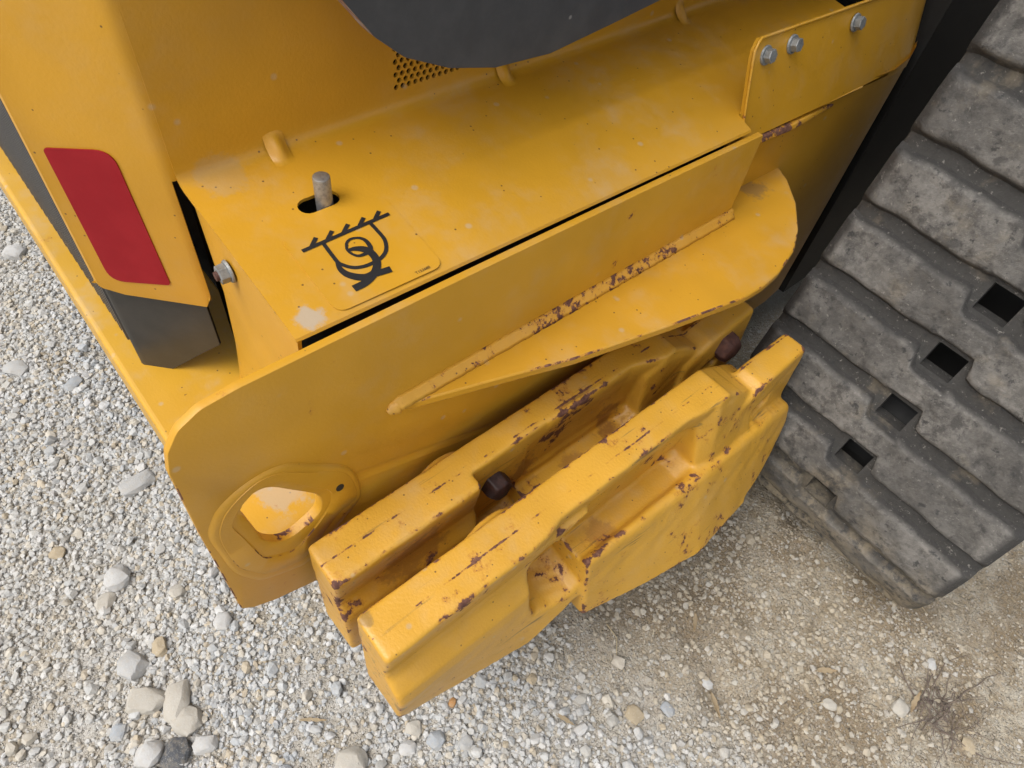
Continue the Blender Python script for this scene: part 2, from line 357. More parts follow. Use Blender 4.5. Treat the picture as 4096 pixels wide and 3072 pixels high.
def gravel(name, n, rmin, rmax, power, npts, keep, label, region):
    x = rng.uniform(region[0], region[1], n * 7); y = rng.uniform(region[2], region[3], n * 7)
    k = rng.uniform(size=len(x)) < keep(x, y); x, y = x[k][:n], y[k][:n]; n = len(x)
    r = rmin * (1 + (rmax / rmin - 1) * rng.uniform(size=n) ** power)
    protos = [hull(npts, 100 + i, .35 + .03 * i) for i in range(14)]; which = rng.integers(0, 14, n)
    sc = np.stack([r * rng.uniform(.95, 1.3, n), r * rng.uniform(.75, 1.05, n), r * rng.uniform(.55, .85, n)], 1)
    RM = rot_mats(n, .3); zc = gz(x, y) + sc[:, 2] * rng.uniform(.05, .75, n)
    col = TINTS[rng.choice(len(TINTS), n, p=TW)] * rng.uniform(.9, 1.08, (n, 1))
    ds = np.clip(.5 + .5 * np.sin(x * 4.3 + 1.7 * np.sin(y * 6.1)) * np.cos(y * 5.2 - x * 2.1), 0, 1)[:, None] * .38 + .06; col = col * (1 - ds) + np.array((.47, .44, .38)) * ds
    d = dirtness(x, y)[:, None]; dm = rng.uniform(.4, .95, (n, 1)) * d; col = col * (1 - dm) + np.array((.36, .30, .21)) * dm
    VV, FF, CC = [], [], []; base = 0
    for p in range(14):
        ids = np.where(which == p)[0]
        if not len(ids): continue
        V, F = protos[p]; P = np.einsum('nij,nkj->nki', RM[ids], V[None] * sc[ids][:, None, :]) + np.stack([x[ids], y[ids], zc[ids]], 1)[:, None, :]
        VV.append(P.reshape(-1, 3)); FF.append((F[None] + (np.arange(len(ids)) * len(V))[:, None, None]).reshape(-1, 3) + base); CC.append(np.repeat(col[ids], len(V), 0)); base += len(ids) * len(V)
    V = np.concatenate(VV).astype(np.float32); F = np.concatenate(FF); C = np.concatenate(CC); C = np.concatenate([C, np.ones((len(C), 1))], 1).astype(np.float32)
    me = bpy.data.meshes.new(name); me.vertices.add(len(V)); me.vertices.foreach_set("co", V.ravel()); me.loops.add(F.size); me.loops.foreach_set("vertex_index", F.ravel().astype(np.int32))
    me.polygons.add(len(F)); me.polygons.foreach_set("loop_start", np.arange(0, F.size, 3, dtype=np.int32)); me.update(calc_edges=True)
    at = me.attributes.new("tint", 'FLOAT_COLOR', 'POINT'); at.data.foreach_set("color", C.ravel()); me.materials.append(MAT['stone']); me.shade_flat()
    o = bpy.data.objects.new(name, me); COL.objects.link(o); tag(o, label, "gravel", kind="stuff"); return o
sg = lambda v, w_: 1 / (1 + np.exp(-np.clip(v / w_, -40, 40)))
def near(x, y):   # full cover on the open ground round the machine's corner, thin under it and further off
    left = sg(x + 2.0, .05) * sg(-x - .45, .05) * sg(y + .50, .03) * sg(.16 - y, .03); right = sg(x + .62, .04) * sg(.40 - x, .06) * sg(y + .48, .03) * sg(1.0 - y, .05)
    return np.clip(.06 + left + right, 0, 1)
patch = lambda x, y: np.clip(.78 + .62 * (np.sin(x * 6.1 + 2 * np.sin(y * 3)) * np.cos(y * 7.3 + x)), .22, 1.)
gravel("gravel", 96000, .0024, .0074, 2.0, 12, lambda x, y: near(x, y) * patch(x, y) * (1 - .86 * dirtness(x, y)), "loose light grey crushed limestone gravel covering the ground", (-2.4, .95, -.75, 1.35))
gravel("pebble_gravel", 1900, .007, .013, 2.2, 20, lambda x, y: near(x, y) * (1 - .93 * dirtness(x, y)), "coarser pale pebbles scattered among the fine gravel", (-2.4, .95, -.75, 1.1))
gravel("grit", 9000, .0018, .0042, 1.5, 7, lambda x, y: dirtness(x, y) * (.3 + .7 * (np.sin(x * 21 + 3 * np.sin(y * 9)) > .1)), "fine grit trodden into the tan soil beside the track", (-.45, .9, .3, 1.5))

# ------------------------------------------------------------------ the loader
loader = bpy.data.objects.new("track_loader", None); loader.location = (-.9, 1.3, 0); loader.empty_display_size = .3; COL.objects.link(loader)
bpy.context.view_layer.update()
tag(loader, "yellow compact track loader, rear corner with bolted counterweights and rubber track", "track loader")
X3 = lambda y, z, x: (x, y, z)      # prism in the y-z plane, extruded along x

# --- side plate with tie-down hole -------------------------------------------------
XP = -.375
out = [(.0085, .75), (.013, .762), (.026, .775), (.047, .7845), (.085, .7845)]
out = [(.006, .40), (.007, .60), (.010, .715), (.016, .741), (.030, .762), (.052, .774), (.085, .777), (.30, .7755), (.60, .771), (.812, .766), (.812, .30), (.30, .30), (.20, .315), (.097, .345), (.045, .366), (.018, .384)]
bm = bmesh.new(); prism(bm, rounded(out, [.012, 0, .02, .02, .02, .02, .03, 0, 0, .004, .01, 0, .02, .03, .01, .012], 4), X3, XP - .009, XP)
side = bm_obj("side_plate", bm, 'plate', loader)
HOLE = [(.0484, .6063), (.0587, .6222), (.0718, .6246), (.0833, .6175), (.1016, .5914), (.1239, .5584), (.1291, .5412), (.1276, .5227), (.1189, .5092), (.0895, .4965), (.0727, .5031), (.0592, .5244), (.0553, .5476), (.0514, .5812)]
def cutter(poly, x0=-.5, x1=-.3):
    bm = bmesh.new(); prism(bm, poly, X3, x0, x1); return bm_obj("cutter", bm, 'plate')
hole = smooth_closed(HOLE, 4)
boolean(side, cutter([(.09 + (a - .09) * 1.05, .552 + (b - .552) * 1.05) for a, b in hole]))
small = [(.1536 + .0065 * math.cos(a), .5445 + .0085 * math.sin(a)) for a in np.linspace(0, 2 * math.pi, 20)[:-1]]
boolean(side, cutter(small)); side.data.materials.append(MAT['rim'])
for p in side.data.polygons:
    if abs(p.normal.x) < .5 and p.center.z < .735 and p.center.y < .75: p.material_index = 1
side.data.materials.append(MAT['rim']); bevel(side, .0030, 2, 50).modifiers[-1].material = 2; apply_mods(side)
for p in side.data.polygons:
    if p.material_index and not (p.center.z < .735 and p.center.y < .26): p.material_index = 0
smooth_by_angle(side, 40)
PADO = [(.0131, .5983), (.0209, .6149), (.0317, .6296), (.0565, .6426), (.0844, .6457), (.1074, .6375), (.1309, .6134), (.163, .5783), (.1757, .5496), (.180, .5143), (.1766, .4822), (.1504, .4558), (.1011, .4100), (.0886, .4090), (.0493, .4301), (.0341, .4462), (.0178, .4921), (.0135, .5484), (.0118, .5794)]
PADI = [(.0215, .5858), (.0269, .6033), (.0354, .6187), (.0532, .6327), (.076, .6411), (.0988, .6325), (.1257, .6057), (.1581, .5734), (.1692, .5443), (.1732, .5056), (.1648, .4941), (.1444, .4872), (.0994, .4392), (.0857, .4337), (.0495, .4511), (.0362, .4747), (.0243, .506), (.0206, .5552)]
RING = [(.0368, .594), (.043, .6076), (.0544, .6196), (.0747, .6300), (.0975, .6170), (.1225, .5755), (.1400, .5500), (.1400, .5243), (.1263, .5030), (.1041, .4806), (.0849, .4686), (.0553, .488), (.0488, .5071), (.0458, .5272), (.0401, .5648), (.0364, .5836)]
def resample(poly, n):
    P = np.array(poly + [poly[0]]); L = np.concatenate([[0], np.cumsum(np.linalg.norm(np.diff(P, axis=0), axis=1))]); t = np.linspace(0, L[-1], n + 1)[:-1]
    return [(float(np.interp(a, L, P[:, 0])), float(np.interp(a, L, P[:, 1]))) for a in t]
def align(poly, n, c):
    q = resample(poly, n * 4); out = []
    for k in range(n):
        a = -math.pi + 2 * math.pi * k / n; out.append(min(q, key=lambda p: abs((math.atan2(p[1] - c[1], p[0] - c[0]) - a + math.pi) % (2 * math.pi) - math.pi)))
    return out
cc = (.09, .552); n = 72
A, B_, C_, D_ = (align(smooth_closed(p, 4), n, cc) for p in (PADO, PADI, RING, HOLE))
def shell(name, rings, material, parent):
    V = []; F = []
    for poly, x in rings: V += [(x, y, z) for y, z in poly]
    for k in range(len(rings) - 1):
        for i in range(n): a = k * n + i; b = k * n + (i + 1) % n; F.append((a, b, b + n, a + n))
    return smooth_by_angle(mesh_obj(name, V, F, material, parent), 50)
mid = lambda P, Q, t: [(p[0] * (1 - t) + q[0] * t, p[1] * (1 - t) + q[1] * t) for p, q in zip(P, Q)]
shell("weld_bead", [(A, XP - .001), (mid(A, B_, .25), XP + .0020), (mid(A, B_, .6), XP + .0036), (B_, XP + .0036)], 'plate', side)
ringo = shell("hole_ring", [(B_, XP + .0036), (mid(B_, C_, .03), XP + .0044), (mid(B_, C_, .96), XP + .0044), (C_, XP + .0030), (mid(C_, D_, .1), XP + .0028), (mid(C_, D_, .88), XP + .0028), (D_, XP + .0015), (D_, XP - .010)], 'plate', side)
ringo.data.materials.append(MAT['rim'])
for p in ringo.data.polygons:
    if abs(p.normal.x) < .9 and p.center.z < .53 and p.center.y < .115: p.material_index = 1

ring_pts = [(.1530 + .0050 * math.cos(t), .5440 + .0065 * math.sin(t)) for t in np.linspace(0, 2 * math.pi, 21)[:-1]]
bm = bmesh.new(); prism(bm, ring_pts, X3, XP - .004, XP + .0047); bm_obj("hole_shade_disc", bm, 'void', side)  # raised dark disc painted as the shade inside the small hole

# --- gusset shelf and its weld -------------------------------------------------------
shelf = [(-.374, .238), (-.366, .248), (-.340, .335), (-.308, .438), (-.276, .58), (-.254, .69), (-.252, .735), (-.256, .775), (-.272, .833), (-.295, .875), (-.335, .925), (-.378, .962), (-.43, .99), (-.43, .815), (-.374, .815)]
Z3 = lambda x, y, z: (x, y, z)
bm = bmesh.new(); prism(bm, shelf, Z3, .622, .635); sh = bm_obj("gusset_shelf", bm, 'plate', loader); sh.data.materials.append(MAT['plate_edge']); bevel(sh, .0022, 2, 50).modifiers[-1].material = 1; smooth_by_angle(sh)
def bead(name, path, rad, material, parent, seg=9, wob=.12):
    V, F = [], []; P = [Vector(p) for p in path]; m = len(P)
    for i, p in enumerate(P):
        d = (P[min(i + 1, m - 1)] - P[max(i - 1, 0)]).normalized(); u = d.cross(Vector((0, 0, 1))).normalized(); v = u.cross(d)
        rr = rad * (1 + wob * math.sin(i * 2.3) + wob * .6 * math.sin(i * 5.1 + 1))
        if i in (0, m - 1): rr *= .45
        for k in range(seg): a = 2 * math.pi * k / seg; V.append(p + u * math.cos(a) * rr + v * math.sin(a) * rr)
    for i in range(m - 1):
        for k in range(seg): F.append((i * seg + k, i * seg + (k + 1) % seg, (i + 1) * seg + (k + 1) % seg, (i + 1) * seg + k))
    F.append(tuple(range(seg))); F.append(tuple(range((m - 1) * seg, m * seg))[::-1])
    return mesh_obj(name, V, F, material, parent, True)
def fillet(name, path, legs, material, parent):
    """concave weld fillet in the corner of two surfaces; path of (point, dir_a, dir_b)"""
    V, F = [], []; m = len(path); ks = (0, .28, .5, .72, 1)
    for i, (p, da, db) in enumerate(path):
        p, da, db = Vector(p), Vector(da), Vector(db); g = legs * (1 + .03 * math.sin(i * .9) + .03 * math.sin(i * 2.3 + 1)) * (.55 if i in (0, m - 1) else 1)
        for k in ks:
            q = da * (1 - k) + db * k; bul = 1 + .02 * math.sin(math.pi * k) + .015 * math.sin(i * 1.9 + k * 3); V.append(p + q * g * bul)
        V.append(p - (da + db) * .001)
    n6 = len(ks) + 1
    for i in range(m - 1):
        for k in range(n6): F.append((i * n6 + k, i * n6 + (k + 1) % n6, (i + 1) * n6 + (k + 1) % n6, (i + 1) * n6 + k))
    F.append(tuple(range(n6))); F.append(tuple(range((m - 1) * n6, m * n6))[::-1])
    return mesh_obj(name, V, F, material, parent, True)
pth = [((XP, .236 + (.800 - .236) * i / 110, .635), (0, 0, 1), (1, 0, 0)) for i in range(111)]
pth = [((XP, .229, .635), (0, -.3, .7), (.6, -.5, 0))] + pth + [((XP + .0, .806, .636), (.05, .2, 1), (.95, .3, 0)), ((XP - .001, .813, .637), (0, .7, .9), (.6, .8, 0))]
fillet("weld_bead", pth, .0118, 'weld', sh)
bead("weld_end", [(XP + .001, .224, .628), (XP + .001, .231, .633), (XP + .001, .240, .637)], .0105, 'weld', sh, wob=.05)

# --- deck, hood side and corner panel ----------------------------------------------------
SL = R(7); DP = Vector((-.395, .15, .7741)); E1 = Vector((0, 1, 0)); E2 = Vector((-math.cos(SL), 0, math.sin(SL))); DN = Vector((math.sin(SL), 0, math.cos(SL)))
deck_pt = lambda u, v, h=0.: DP + E1 * u + E2 * v + DN * h
# profile across: down-flange, deck, bend, hood side
prof = [(-.3955, .7655), (-.3925, .7668), (-.3945, .7695), (-.400, .7712)]
prof += [(-.395 - v * math.cos(SL), .7706 + v * math.sin(SL)) for v in (.02, .06, .10, .14, .18, .205)]
cx, cz = -.600, .7955
prof += [(-.6045, .7963), (-.6095, .7985), (-.6133, .8025), (-.6150, .808), (-.6154, .816), (-.6158, .83), (-.617, .90), (-.620, 1.0), (-.624, 1.20), (-.628, 1.45)]
prof = [(x - (.0045 if z < .775 and x > -.401 else 0), z + (.0035 if z < .82 else 0)) for x, z in prof]
ysd = [.1495, .1515, .156, .18] + [.22 + .035 * i for i in range(17)] + [.802]
V, F = [], []
BUMPS = [(.253, .0110), (.558, .0100), (.892, .0095)]
for y in ysd:
    for i, (x, z) in enumerate(prof):
        V.append((x + (.0085 * (y - .15) / .64 if i < 4 else 0), y, z - (.005 * (y - .15) / .64 if i < 4 else 0)))
m_ = len(prof)
for j in range(len(ysd) - 1):
    for i in range(m_ - 1): a = j * m_ + i; F.append((a, a + 1, a + m_ + 1, a + m_))
ysd2 = [.83, .87, .892, .93, 1.0, 1.1, 1.2]; prev = [None] + [(len(ysd) - 1) * m_ + i for i in range(4, m_)]
for y in ysd2:         # in front of the side plate the deck runs up to the chassis wall
    row = []
    for (x, z) in [(-.4115, .7759)] + prof[4:]: row.append(len(V)); V.append((x, y, z))
    for i in range(len(row) - 1):
        if prev[i] is None: F.append((prev[i + 1], row[i + 1], row[i]))
        else: F.append((prev[i], prev[i + 1], row[i + 1], row[i]))
    prev = row
deck = mesh_obj("deck_panel", V, F, 'sheet', loader)
sheet(deck, .004)
bm = bmesh.new()       # slotted pin hole
slot = [(.0914 + .011 * math.cos(a), .1365 + .0105 * math.sin(a)) for a in np.linspace(math.pi / 2, 3 * math.pi / 2, 9)] + [(.1142 + .011 * math.cos(a), .1365 + .0105 * math.sin(a)) for a in np.linspace(-math.pi / 2, math.pi / 2, 9)]
prism(bm, slot, lambda u, v, h: tuple(deck_pt(u, v, h)), -.03, .03); boolean(deck, bm_obj("cutter", bm, 'sheet'))
bm = bmesh.new()       # perforated vent in the hood side
for r_ in range(16):
    for c_ in range(24):
        yy = .405 + c_ * .0086 + (r_ % 2) * .0043; zz = .8265 + r_ * .0072
        cyl(bm, (-.66, yy, zz), (1, 0, 0), .0031, .0031, .08, 10)
boolean(deck, bm_obj("cutter", bm, 'sheet')); smooth_by_angle(deck, 30)
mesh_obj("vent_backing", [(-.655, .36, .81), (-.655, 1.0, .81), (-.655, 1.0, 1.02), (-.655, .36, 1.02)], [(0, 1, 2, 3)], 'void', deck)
for yb, rb in BUMPS:       # pressed stiffening darts in the bend
    V, F = [], []; nu, nv = 13, 9
    for i in range(nu):
        t = i / (nu - 1); ang = math.pi * .5 * t
        for j in range(nv):
            q = -1 + 2 * j / (nv - 1); prof_h = math.cos(math.pi * q / 2) ** 1.4 * math.sin(math.pi * t) ** .8
            base = Vector((-.6005 - .0145 * 0, yb + q * rb, .797)); start = Vector((-.590, 0, .7985)); end = Vector((-.6157, 0, .824))
            p = start.lerp(end, t); c0 = p.copy(); corner = Vector((-.6125, 0, .801)); bez = start * (1 - t) ** 2 + corner * 2 * t * (1 - t) + end * t * t
            pt = bez.lerp(p, .75 * prof_h + 0) ; pt = pt + Vector((.0008, 0, .0008)) * (prof_h * 2 - .6)
            V.append((pt.x, yb + q * rb, pt.z))
    for i in range(nu - 1):
        for j in range(nv - 1): a = i * nv + j; F.append((a, a + 1, a + nv + 1, a + nv))
    mesh_obj("pressed_dart", V, F, 'sheet', deck, True)
# corner panel: strip of the side, fold, 45 degree face
A_, C2, B2 = Vector((-.6155, .1515)), Vector((-.6155, .1425)), Vector((-.6222, .1361))
pts = [tuple(A_ * (1 - t) ** 2 + C2 * 2 * t * (1 - t) + B2 * t * t) for t in (0, .2, .4, .55, .7, .85, 1)] + [(-.6275 - .0826 * k, .1310 - .0790 * k) for k in (.02, .25, .5, .75, .96)] + [(-.7085, .0525), (-.7135, .0512)]
K0 = 2; zs = [.632, .640, .66, .70, .75, .795, .803, .90, 1.0, 1.2, 1.45]; V, F = [], []; mm = len(pts)
for z in zs:
    for k, (x, y) in enumerate(pts):
        zz = z; q = k - K0
        if z == .632: zz = .648 if q <= 0 else (.641 if q == 1 else (.634 if q == 2 else (.6285 if k < 11 else .630 + .004 * (k - 10))))
        V.append((x + ((z - .80) * -.02 if z > .80 else 0), y, zz))
for j in range(len(zs) - 1):
    for i in range(mm - 1):
        if i < K0 and zs[j] < .80: continue      # the slot beside the deck
        a = j * mm + i; F.append((a, a + 1, a + mm + 1, a + mm))
corner = mesh_obj("corner_panel", V, F, 'sheet', loader); sheet(corner, .0035); smooth_by_angle(corner, 40)
# reflector on the 45 degree face
a0 = Vector((-.6275, .1310, 0)); a1 = Vector((-.7085, .0535, 0)); du = (a1 - a0).normalized(); nn = Vector((du.y, -du.x, 0)); nn = nn if nn.x > 0 else -nn
def face_pt(u, z, h): p = a0 + du * u + nn * h; return (p.x, p.y, z)
ref = rounded([(.0985, .8225), (.0300, .8315), (.0235, .6575), (.0945, .6500)], [.006, .017, .006, .017], 6)
# the 45 degree face in the photo runs from .02 to .11 along du
bm = bmesh.new(); prism(bm, ref, face_pt, .0002, .0012); reflector = bm_obj("reflector", bm, 'red', corner); reflector["label"] = "red reflective rectangle on the hood corner"
# dark tail housing under the corner panel
g0 = Vector((-.632, .1400, 0)); gd = du
def gpt(u, z): p = g0 + gd * u; return (p.x, p.y, z)
hp = [gpt(.000, .80), gpt(.000, .548), gpt(.098, .4640), gpt(.121, .4665), gpt(.1265, .474), gpt(.1265, .80)]
rear = [(-.735, .0478, .474), (-1.5, .056, .455), (-1.5, .056, 1.3), (-.735, .0478, 1.3), (-.7255, .0505, 1.3), (-.7255, .0505, .80), (-.727, .0490, .80)]
V = [gpt(0, 1.2), gpt(.05, 1.2), gpt(.112, 1.2), gpt(0, .548), gpt(.05, .5058), gpt(.098, .4640), gpt(.112, .4655)]
u_end = .118
edge = [gpt(.112, 0), gpt(.1165, 0), gpt(.1205, 0)]; e0 = Vector(gpt(.1205, 0)); arc = [Vector(gpt(.113, 0)), Vector(gpt(.118, 0)), Vector(gpt(.1215, 0)) + Vector((-.001, .0012, 0)), Vector(gpt(.1225, 0)) + Vector((-.004, .004, 0)), Vector(gpt(.1225, 0)) + Vector((-.010, .0062, 0))]
cols = [(Vector(gpt(u, 0)), zb) for u, zb in ((0, .548), (.03, .523), (.06, .4965), (.09, .4708), (.098, .464))] + [(p, zb) for p, zb in zip(arc, (.4658, .467, .469, .472, .474))] + [(Vector((arc[-1].x - dx, arc[-1].y + dx * .006, 0)), .474 - dx * .02) for dx in (.1, .3, .8)]
V, F = [], []
for p, zb in cols:
    for z in (zb, zb + .06, zb + .15, zb + .3, 1.25): V.append((p.x, p.y, z))
for i in range(len(cols) - 1):
    for j in range(4): a = i * 5 + j; F.append((a, a + 5, a + 6, a + 1))
hous = mesh_obj("tail_housing", V, F, 'guard', loader); sheet(hous, .004); smooth_by_angle(hous, 45)
yr = arc[-1].y; xr = arc[-1].x
for i in range(26):       # upright ribs of the rear grille, seen edge on
    x = xr - .02 - i * .02; bm = bmesh.new(); prism(bm, [(x, yr - .0045), (x - .008, yr - .0045), (x - .012, yr + .004), (x + .003, yr + .004)], Z3, .50, 1.2); bm_obj("grille_rib", bm, 'grille', hous)

# --- rear cross beam, inner flange, nut ---------------------------------------------------
bm = bmesh.new(); prism(bm, [(.030, .36), (.030, .476), (.034, .480), (.20, .480), (.20, .36)], X3, -1.7, -.3871); beam = bm_obj("cross_beam", bm, 'dirty', loader); bevel(beam, .003, 2)
V, F = [], []
xs_ = [-.600, -.585, -.55, -.50, -.45, -.405, -.397]
for x in xs_:
    zt = .7741 + (-.395 - x) * math.tan(SL) - .003
    e = max(0, (-.56 - x) / .04); V += [(x, .1505 + .002 * e, zt), (x, .1498 + .004 * e, zt - .006), (x - .0, .146 + .010 * e, .66), (x - .012, .142 + .012 * e, .56), (x - .03, .139 + .012 * e, .479)]
for i in range(len(xs_) - 1):
    for j in range(4): a = i * 5 + j; F.append((a, a + 5, a + 6, a + 1))
flange = mesh_obj("rear_flange", V, F, 'sheet', loader); sheet(flange, .004); smooth_by_angle(flange, 40)
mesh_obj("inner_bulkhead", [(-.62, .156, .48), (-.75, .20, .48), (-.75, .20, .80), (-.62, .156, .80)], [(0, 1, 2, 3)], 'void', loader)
def hexpart(bm, c, axis, rf, hf, rh, hh, rot=0., n=6):
    if rf: cyl(bm, c, axis, rf, rf * .93, hf, 24)
    cyl(bm, Vector(c) + Vector(axis).normalized() * (hf * .8), axis, rh, rh * .97, hh, n, rot)
bm = bmesh.new(); hexpart(bm, (-.524, .1475, .757), (0, -1, 0), .0122, .003, .0100, .0095, .4); nut = bm_obj("flange_nut", bm, 'zincdull', flange); bevel(nut, .0008, 2)
bm = bmesh.new(); cyl(bm, (-.524, .139, .757), (0, -1, 0), .0054, .0046, .0065, 14); bm_obj("bolt_end", bm, 'rust', nut)

# --- latch pin ------------------------------------------------------------------------------
pb = deck_pt(.1085, .1355); bm = bmesh.new()
prof_pin = [(.0087, -.03), (.0087, .0275), (.0083, .0287), (.0076, .0290)]
loft(bm, [[(pb.x + r * math.cos(a), pb.y + r * math.sin(a), pb.z + h) for a in np.linspace(0, 2 * math.pi, 33)[:-1]] for r, h in prof_pin]); pin = bm_obj("latch_pin", bm, 'zinc', loader); smooth_by_angle(pin, 40); pin["label"] = "short bare steel pin standing out of its slot"
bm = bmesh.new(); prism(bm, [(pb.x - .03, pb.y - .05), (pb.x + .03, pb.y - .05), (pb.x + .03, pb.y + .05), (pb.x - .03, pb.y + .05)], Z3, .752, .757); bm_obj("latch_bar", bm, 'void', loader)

# --- tie-down decal ----------------------------------------------------------------------------
dec = rounded([(.0455, .1120), (.1640, .1122), (.1632, .0055), (.0448, .0078)], .013, 6)
DF = lambda u, v, h: tuple(deck_pt(u, v, h))
MAT['film'] = paint("clear_decal_film", dust=.25, specks=.6, rough=.30, orange_peel=.05)
bm = bmesh.new(); prism(bm, dec, DF, .0001, .0006); film = bm_obj("tie_down_decal", bm, 'film', loader); film["label"] = "square tie-down decal with a black hook and ring symbol"
def stroke(bm, pts, widths, h0=.0010, h1=.0013, closed=False):
    P = [Vector(p) for p in pts]; m = len(P); widths = [widths] * m if isinstance(widths, float) else widths; L, Rr = [], []
    for i in range(m):
        a = P[i - 1] if (closed or i) else P[0]; b = P[(i + 1) % m] if (closed or i < m - 1) else P[-1]
        d = (b - a).normalized(); nrm = Vector((-d.y, d.x)); L.append(P[i] + nrm * widths[i] / 2); Rr.append(P[i] - nrm * widths[i] / 2)
    va = [bm.verts.new(DF(p.x, p.y, h1)) for p in L]; vb = [bm.verts.new(DF(p.x, p.y, h1)) for p in Rr]
    for i in range(m if closed else m - 1): j = (i + 1) % m; bm.faces.new((va[i], va[j], vb[j], vb[i]))
def spline(pts, n=6):
    P = [np.array(pts[0])] + [np.array(p) for p in pts] + [np.array(pts[-1])]; out = []
    for i in range(1, len(P) - 2):
        for k in range(n): t = k / n; p0, p1, p2, p3 = P[i - 1], P[i], P[i + 1], P[i + 2]; out.append(tuple(.5 * ((2 * p1) + (-p0 + p2) * t + (2 * p0 - 5 * p1 + 4 * p2 - p3) * t * t + (-p0 + 3 * p1 - 3 * p2 + p3) * t ** 3)))
    out.append(tuple(pts[-1])); return out
bm = bmesh.new()
stroke(bm, [(.0553, .0870), (.1543, .0884)], .0042)
tk = [(.0655, .0876), (.0753, .0957), (.0829, .0878), (.093, .0959), (.1007, .0881), (.111, .096), (.1197, .0887), (.1291, .0962), (.1376, .0886), (.1474, .0964)]
for i in range(0, 10, 2): stroke(bm, [tk[i], tk[i + 1]], .0042, h1=.00125)
U = spline([(.0774, .0865), (.0765, .0606), (.0788, .054), (.0838, .0477), (.0898, .044), (.0989, .0420), (.1108, .0425), (.1181, .0448), (.1245, .0494), (.1294, .0575), (.1313, .066), (.1308, .0875)])
stroke(bm, U, .0040, h1=.0012)
low = spline([(.0765, .060), (.0742, .0513), (.0757, .0433), (.0800, .0370), (.0858, .0322), (.0910, .0303), (.0985, .0312), (.1060, .0362), (.1100, .042)]); k = len(low)
stroke(bm, low, [.0036 + .0046 * math.sin(math.pi * i / (k - 1)) for i in range(k)], h1=.00115)
circ = smooth_closed([(.0945, .0726), (.0983, .0767), (.1038, .078), (.1105, .0753), (.114, .0694), (.1138, .0616), (.1112, .0568), (.1047, .0551), (.0972, .0563), (.0934, .0616), (.0925, .0675)], 4); k = len(circ)
stroke(bm, circ, [.0028 + .0020 * max(0, math.sin(2 * math.pi * (i / k - .25))) for i in range(k)], h1=.0013, closed=True)
hook = spline([(.0925, .0668), (.0977, .0660), (.1033, .0632), (.1082, .0585), (.1102, .0521), (.1094, .0440), (.1058, .0370), (.0991, .0308), (.0905, .0266), (.082, .0246), (.0721, .0244)]); k = len(hook)
stroke(bm, hook, [.0026 + .0052 * min(1, i / (k * .25)) for i in range(k)], h1=.00135)
stroke(bm, [(.0975, .0296), (.1150, .0268)], .0074, h1=.0014)
sym = bm_obj("printed_symbol", bm, 'print', film)
tx = bpy.data.curves.new("part_number", 'FONT'); tx.body = "T153680"; tx.size = .0052; tx.extrude = 0
to = bpy.data.objects.new("part_number", tx); COL.objects.link(to); bpy.context.view_layer.update()
dg = bpy.context.evaluated_depsgraph_get(); tme = bpy.data.meshes.new_from_object(to.evaluated_get(dg)); bpy.data.objects.remove(to)
wdt = max(v.co.x for v in tme.vertices)
for v in tme.vertices: v.co = Vector(DF(.1322 + v.co.x / wdt * .0168, .0092 + v.co.y * .86, .0013))
tme.materials.clear(); tme.materials.append(MAT['print']); po = bpy.data.objects.new("part_number", tme); link(po, film)

# --- chassis side wall with its flange bolts ---------------------------------------------------
def wall_x(z): return -.398 - max(0, z - .742) * .30
V, F = [], []
ZW = [.20, .45, .60, .66, .70, .735, .742, .75, .80, .84, .852, .860, .864]
prof_y = lambda z: .795 if z < .742 else (.803 + (z - .742) * .05 + max(0, z - .846) ** 2 * 36)
YW = [0, .03, .1, .22, .34, .44, .50, .545, .57]
for z in ZW:
    y0 = prof_y(z)
    for k, dy in enumerate(YW):
        y = y0 + dy * (1.34 - y0) / .57; curve = max(0, y - 1.22) ** 2 * -2.2
        step = -.010 * (1 - min(1, max(0, (y - .98) / .10))) if z < .742 else 0
        V.append((wall_x(z) + curve + step, y, z + (0 if z < .742 else (y - .8) * -.03)))
mY = len(YW)
for j in range(len(ZW) - 1):
    for i in range(mY - 1): a = j * mY + i; F.append((a, a + 1, a + mY + 1, a + mY))
wall = mesh_obj("side_wall", V, F, 'sheet', loader); sheet(wall, .006); smooth_by_angle(wall, 25)
bm = bmesh.new(); loft(bm, [[(-.4085, .800, .742), (-.3945, .800, .7425), (-.3905, .800, .735), (-.4095, .800, .722)], [(-.4095, .93, .733), (-.393, .93, .7335), (-.390, .93, .726), (-.4095, .93, .713)], [(-.4095, 1.05, .724), (-.403, 1.055, .7245), (-.401, 1.055, .719), (-.4095, 1.05, .708)]]); lip = bm_obj("wall_lip", bm, 'plate_edge', wall); bevel(lip, .002, 2)
rim_pts = [(wall_x(z) + .0008, prof_y(z) - .0005, z) for z in ZW[6:]] + [(wall_x(.864) + .0008, y, .8645 - (y - .8) * .03) for y in (.83, .87, .95, 1.05, 1.2)]
bead("panel_edge", rim_pts, .0022, 'plate_edge', wall, 7, .05)
ax = Vector((.95, 0, .30)).normalized()
for y, z in ((.836, .845), (.894, .845), (1.050, .839)):
    bm = bmesh.new(); hexpart(bm, (wall_x(z) + .0005, y, z - .004), ax, .0125, .003, .0092, .0095, random.uniform(0, 1)); bo = bm_obj("flange_bolt", bm, 'zincdull', wall); bevel(bo, .0008, 2)

# --- black box put in as the dark void between wall and track ---------------------------------------
bm = bmesh.new(); prism(bm, [(1.335, .15), (1.335, 1.6), (2.6, 1.6), (2.6, .15)], X3, -.60, -.41); bm_obj("track_well_shade", bm, 'black', loader)
bm = bmesh.new(); prism(bm, [(1.00, .30), (1.12, .93), (2.4, .93), (2.4, .3)], X3, -.20, .10); bm_obj("window_shade_slab", bm, 'black', loader)  # black slab added as the darkness seen through the belt windows
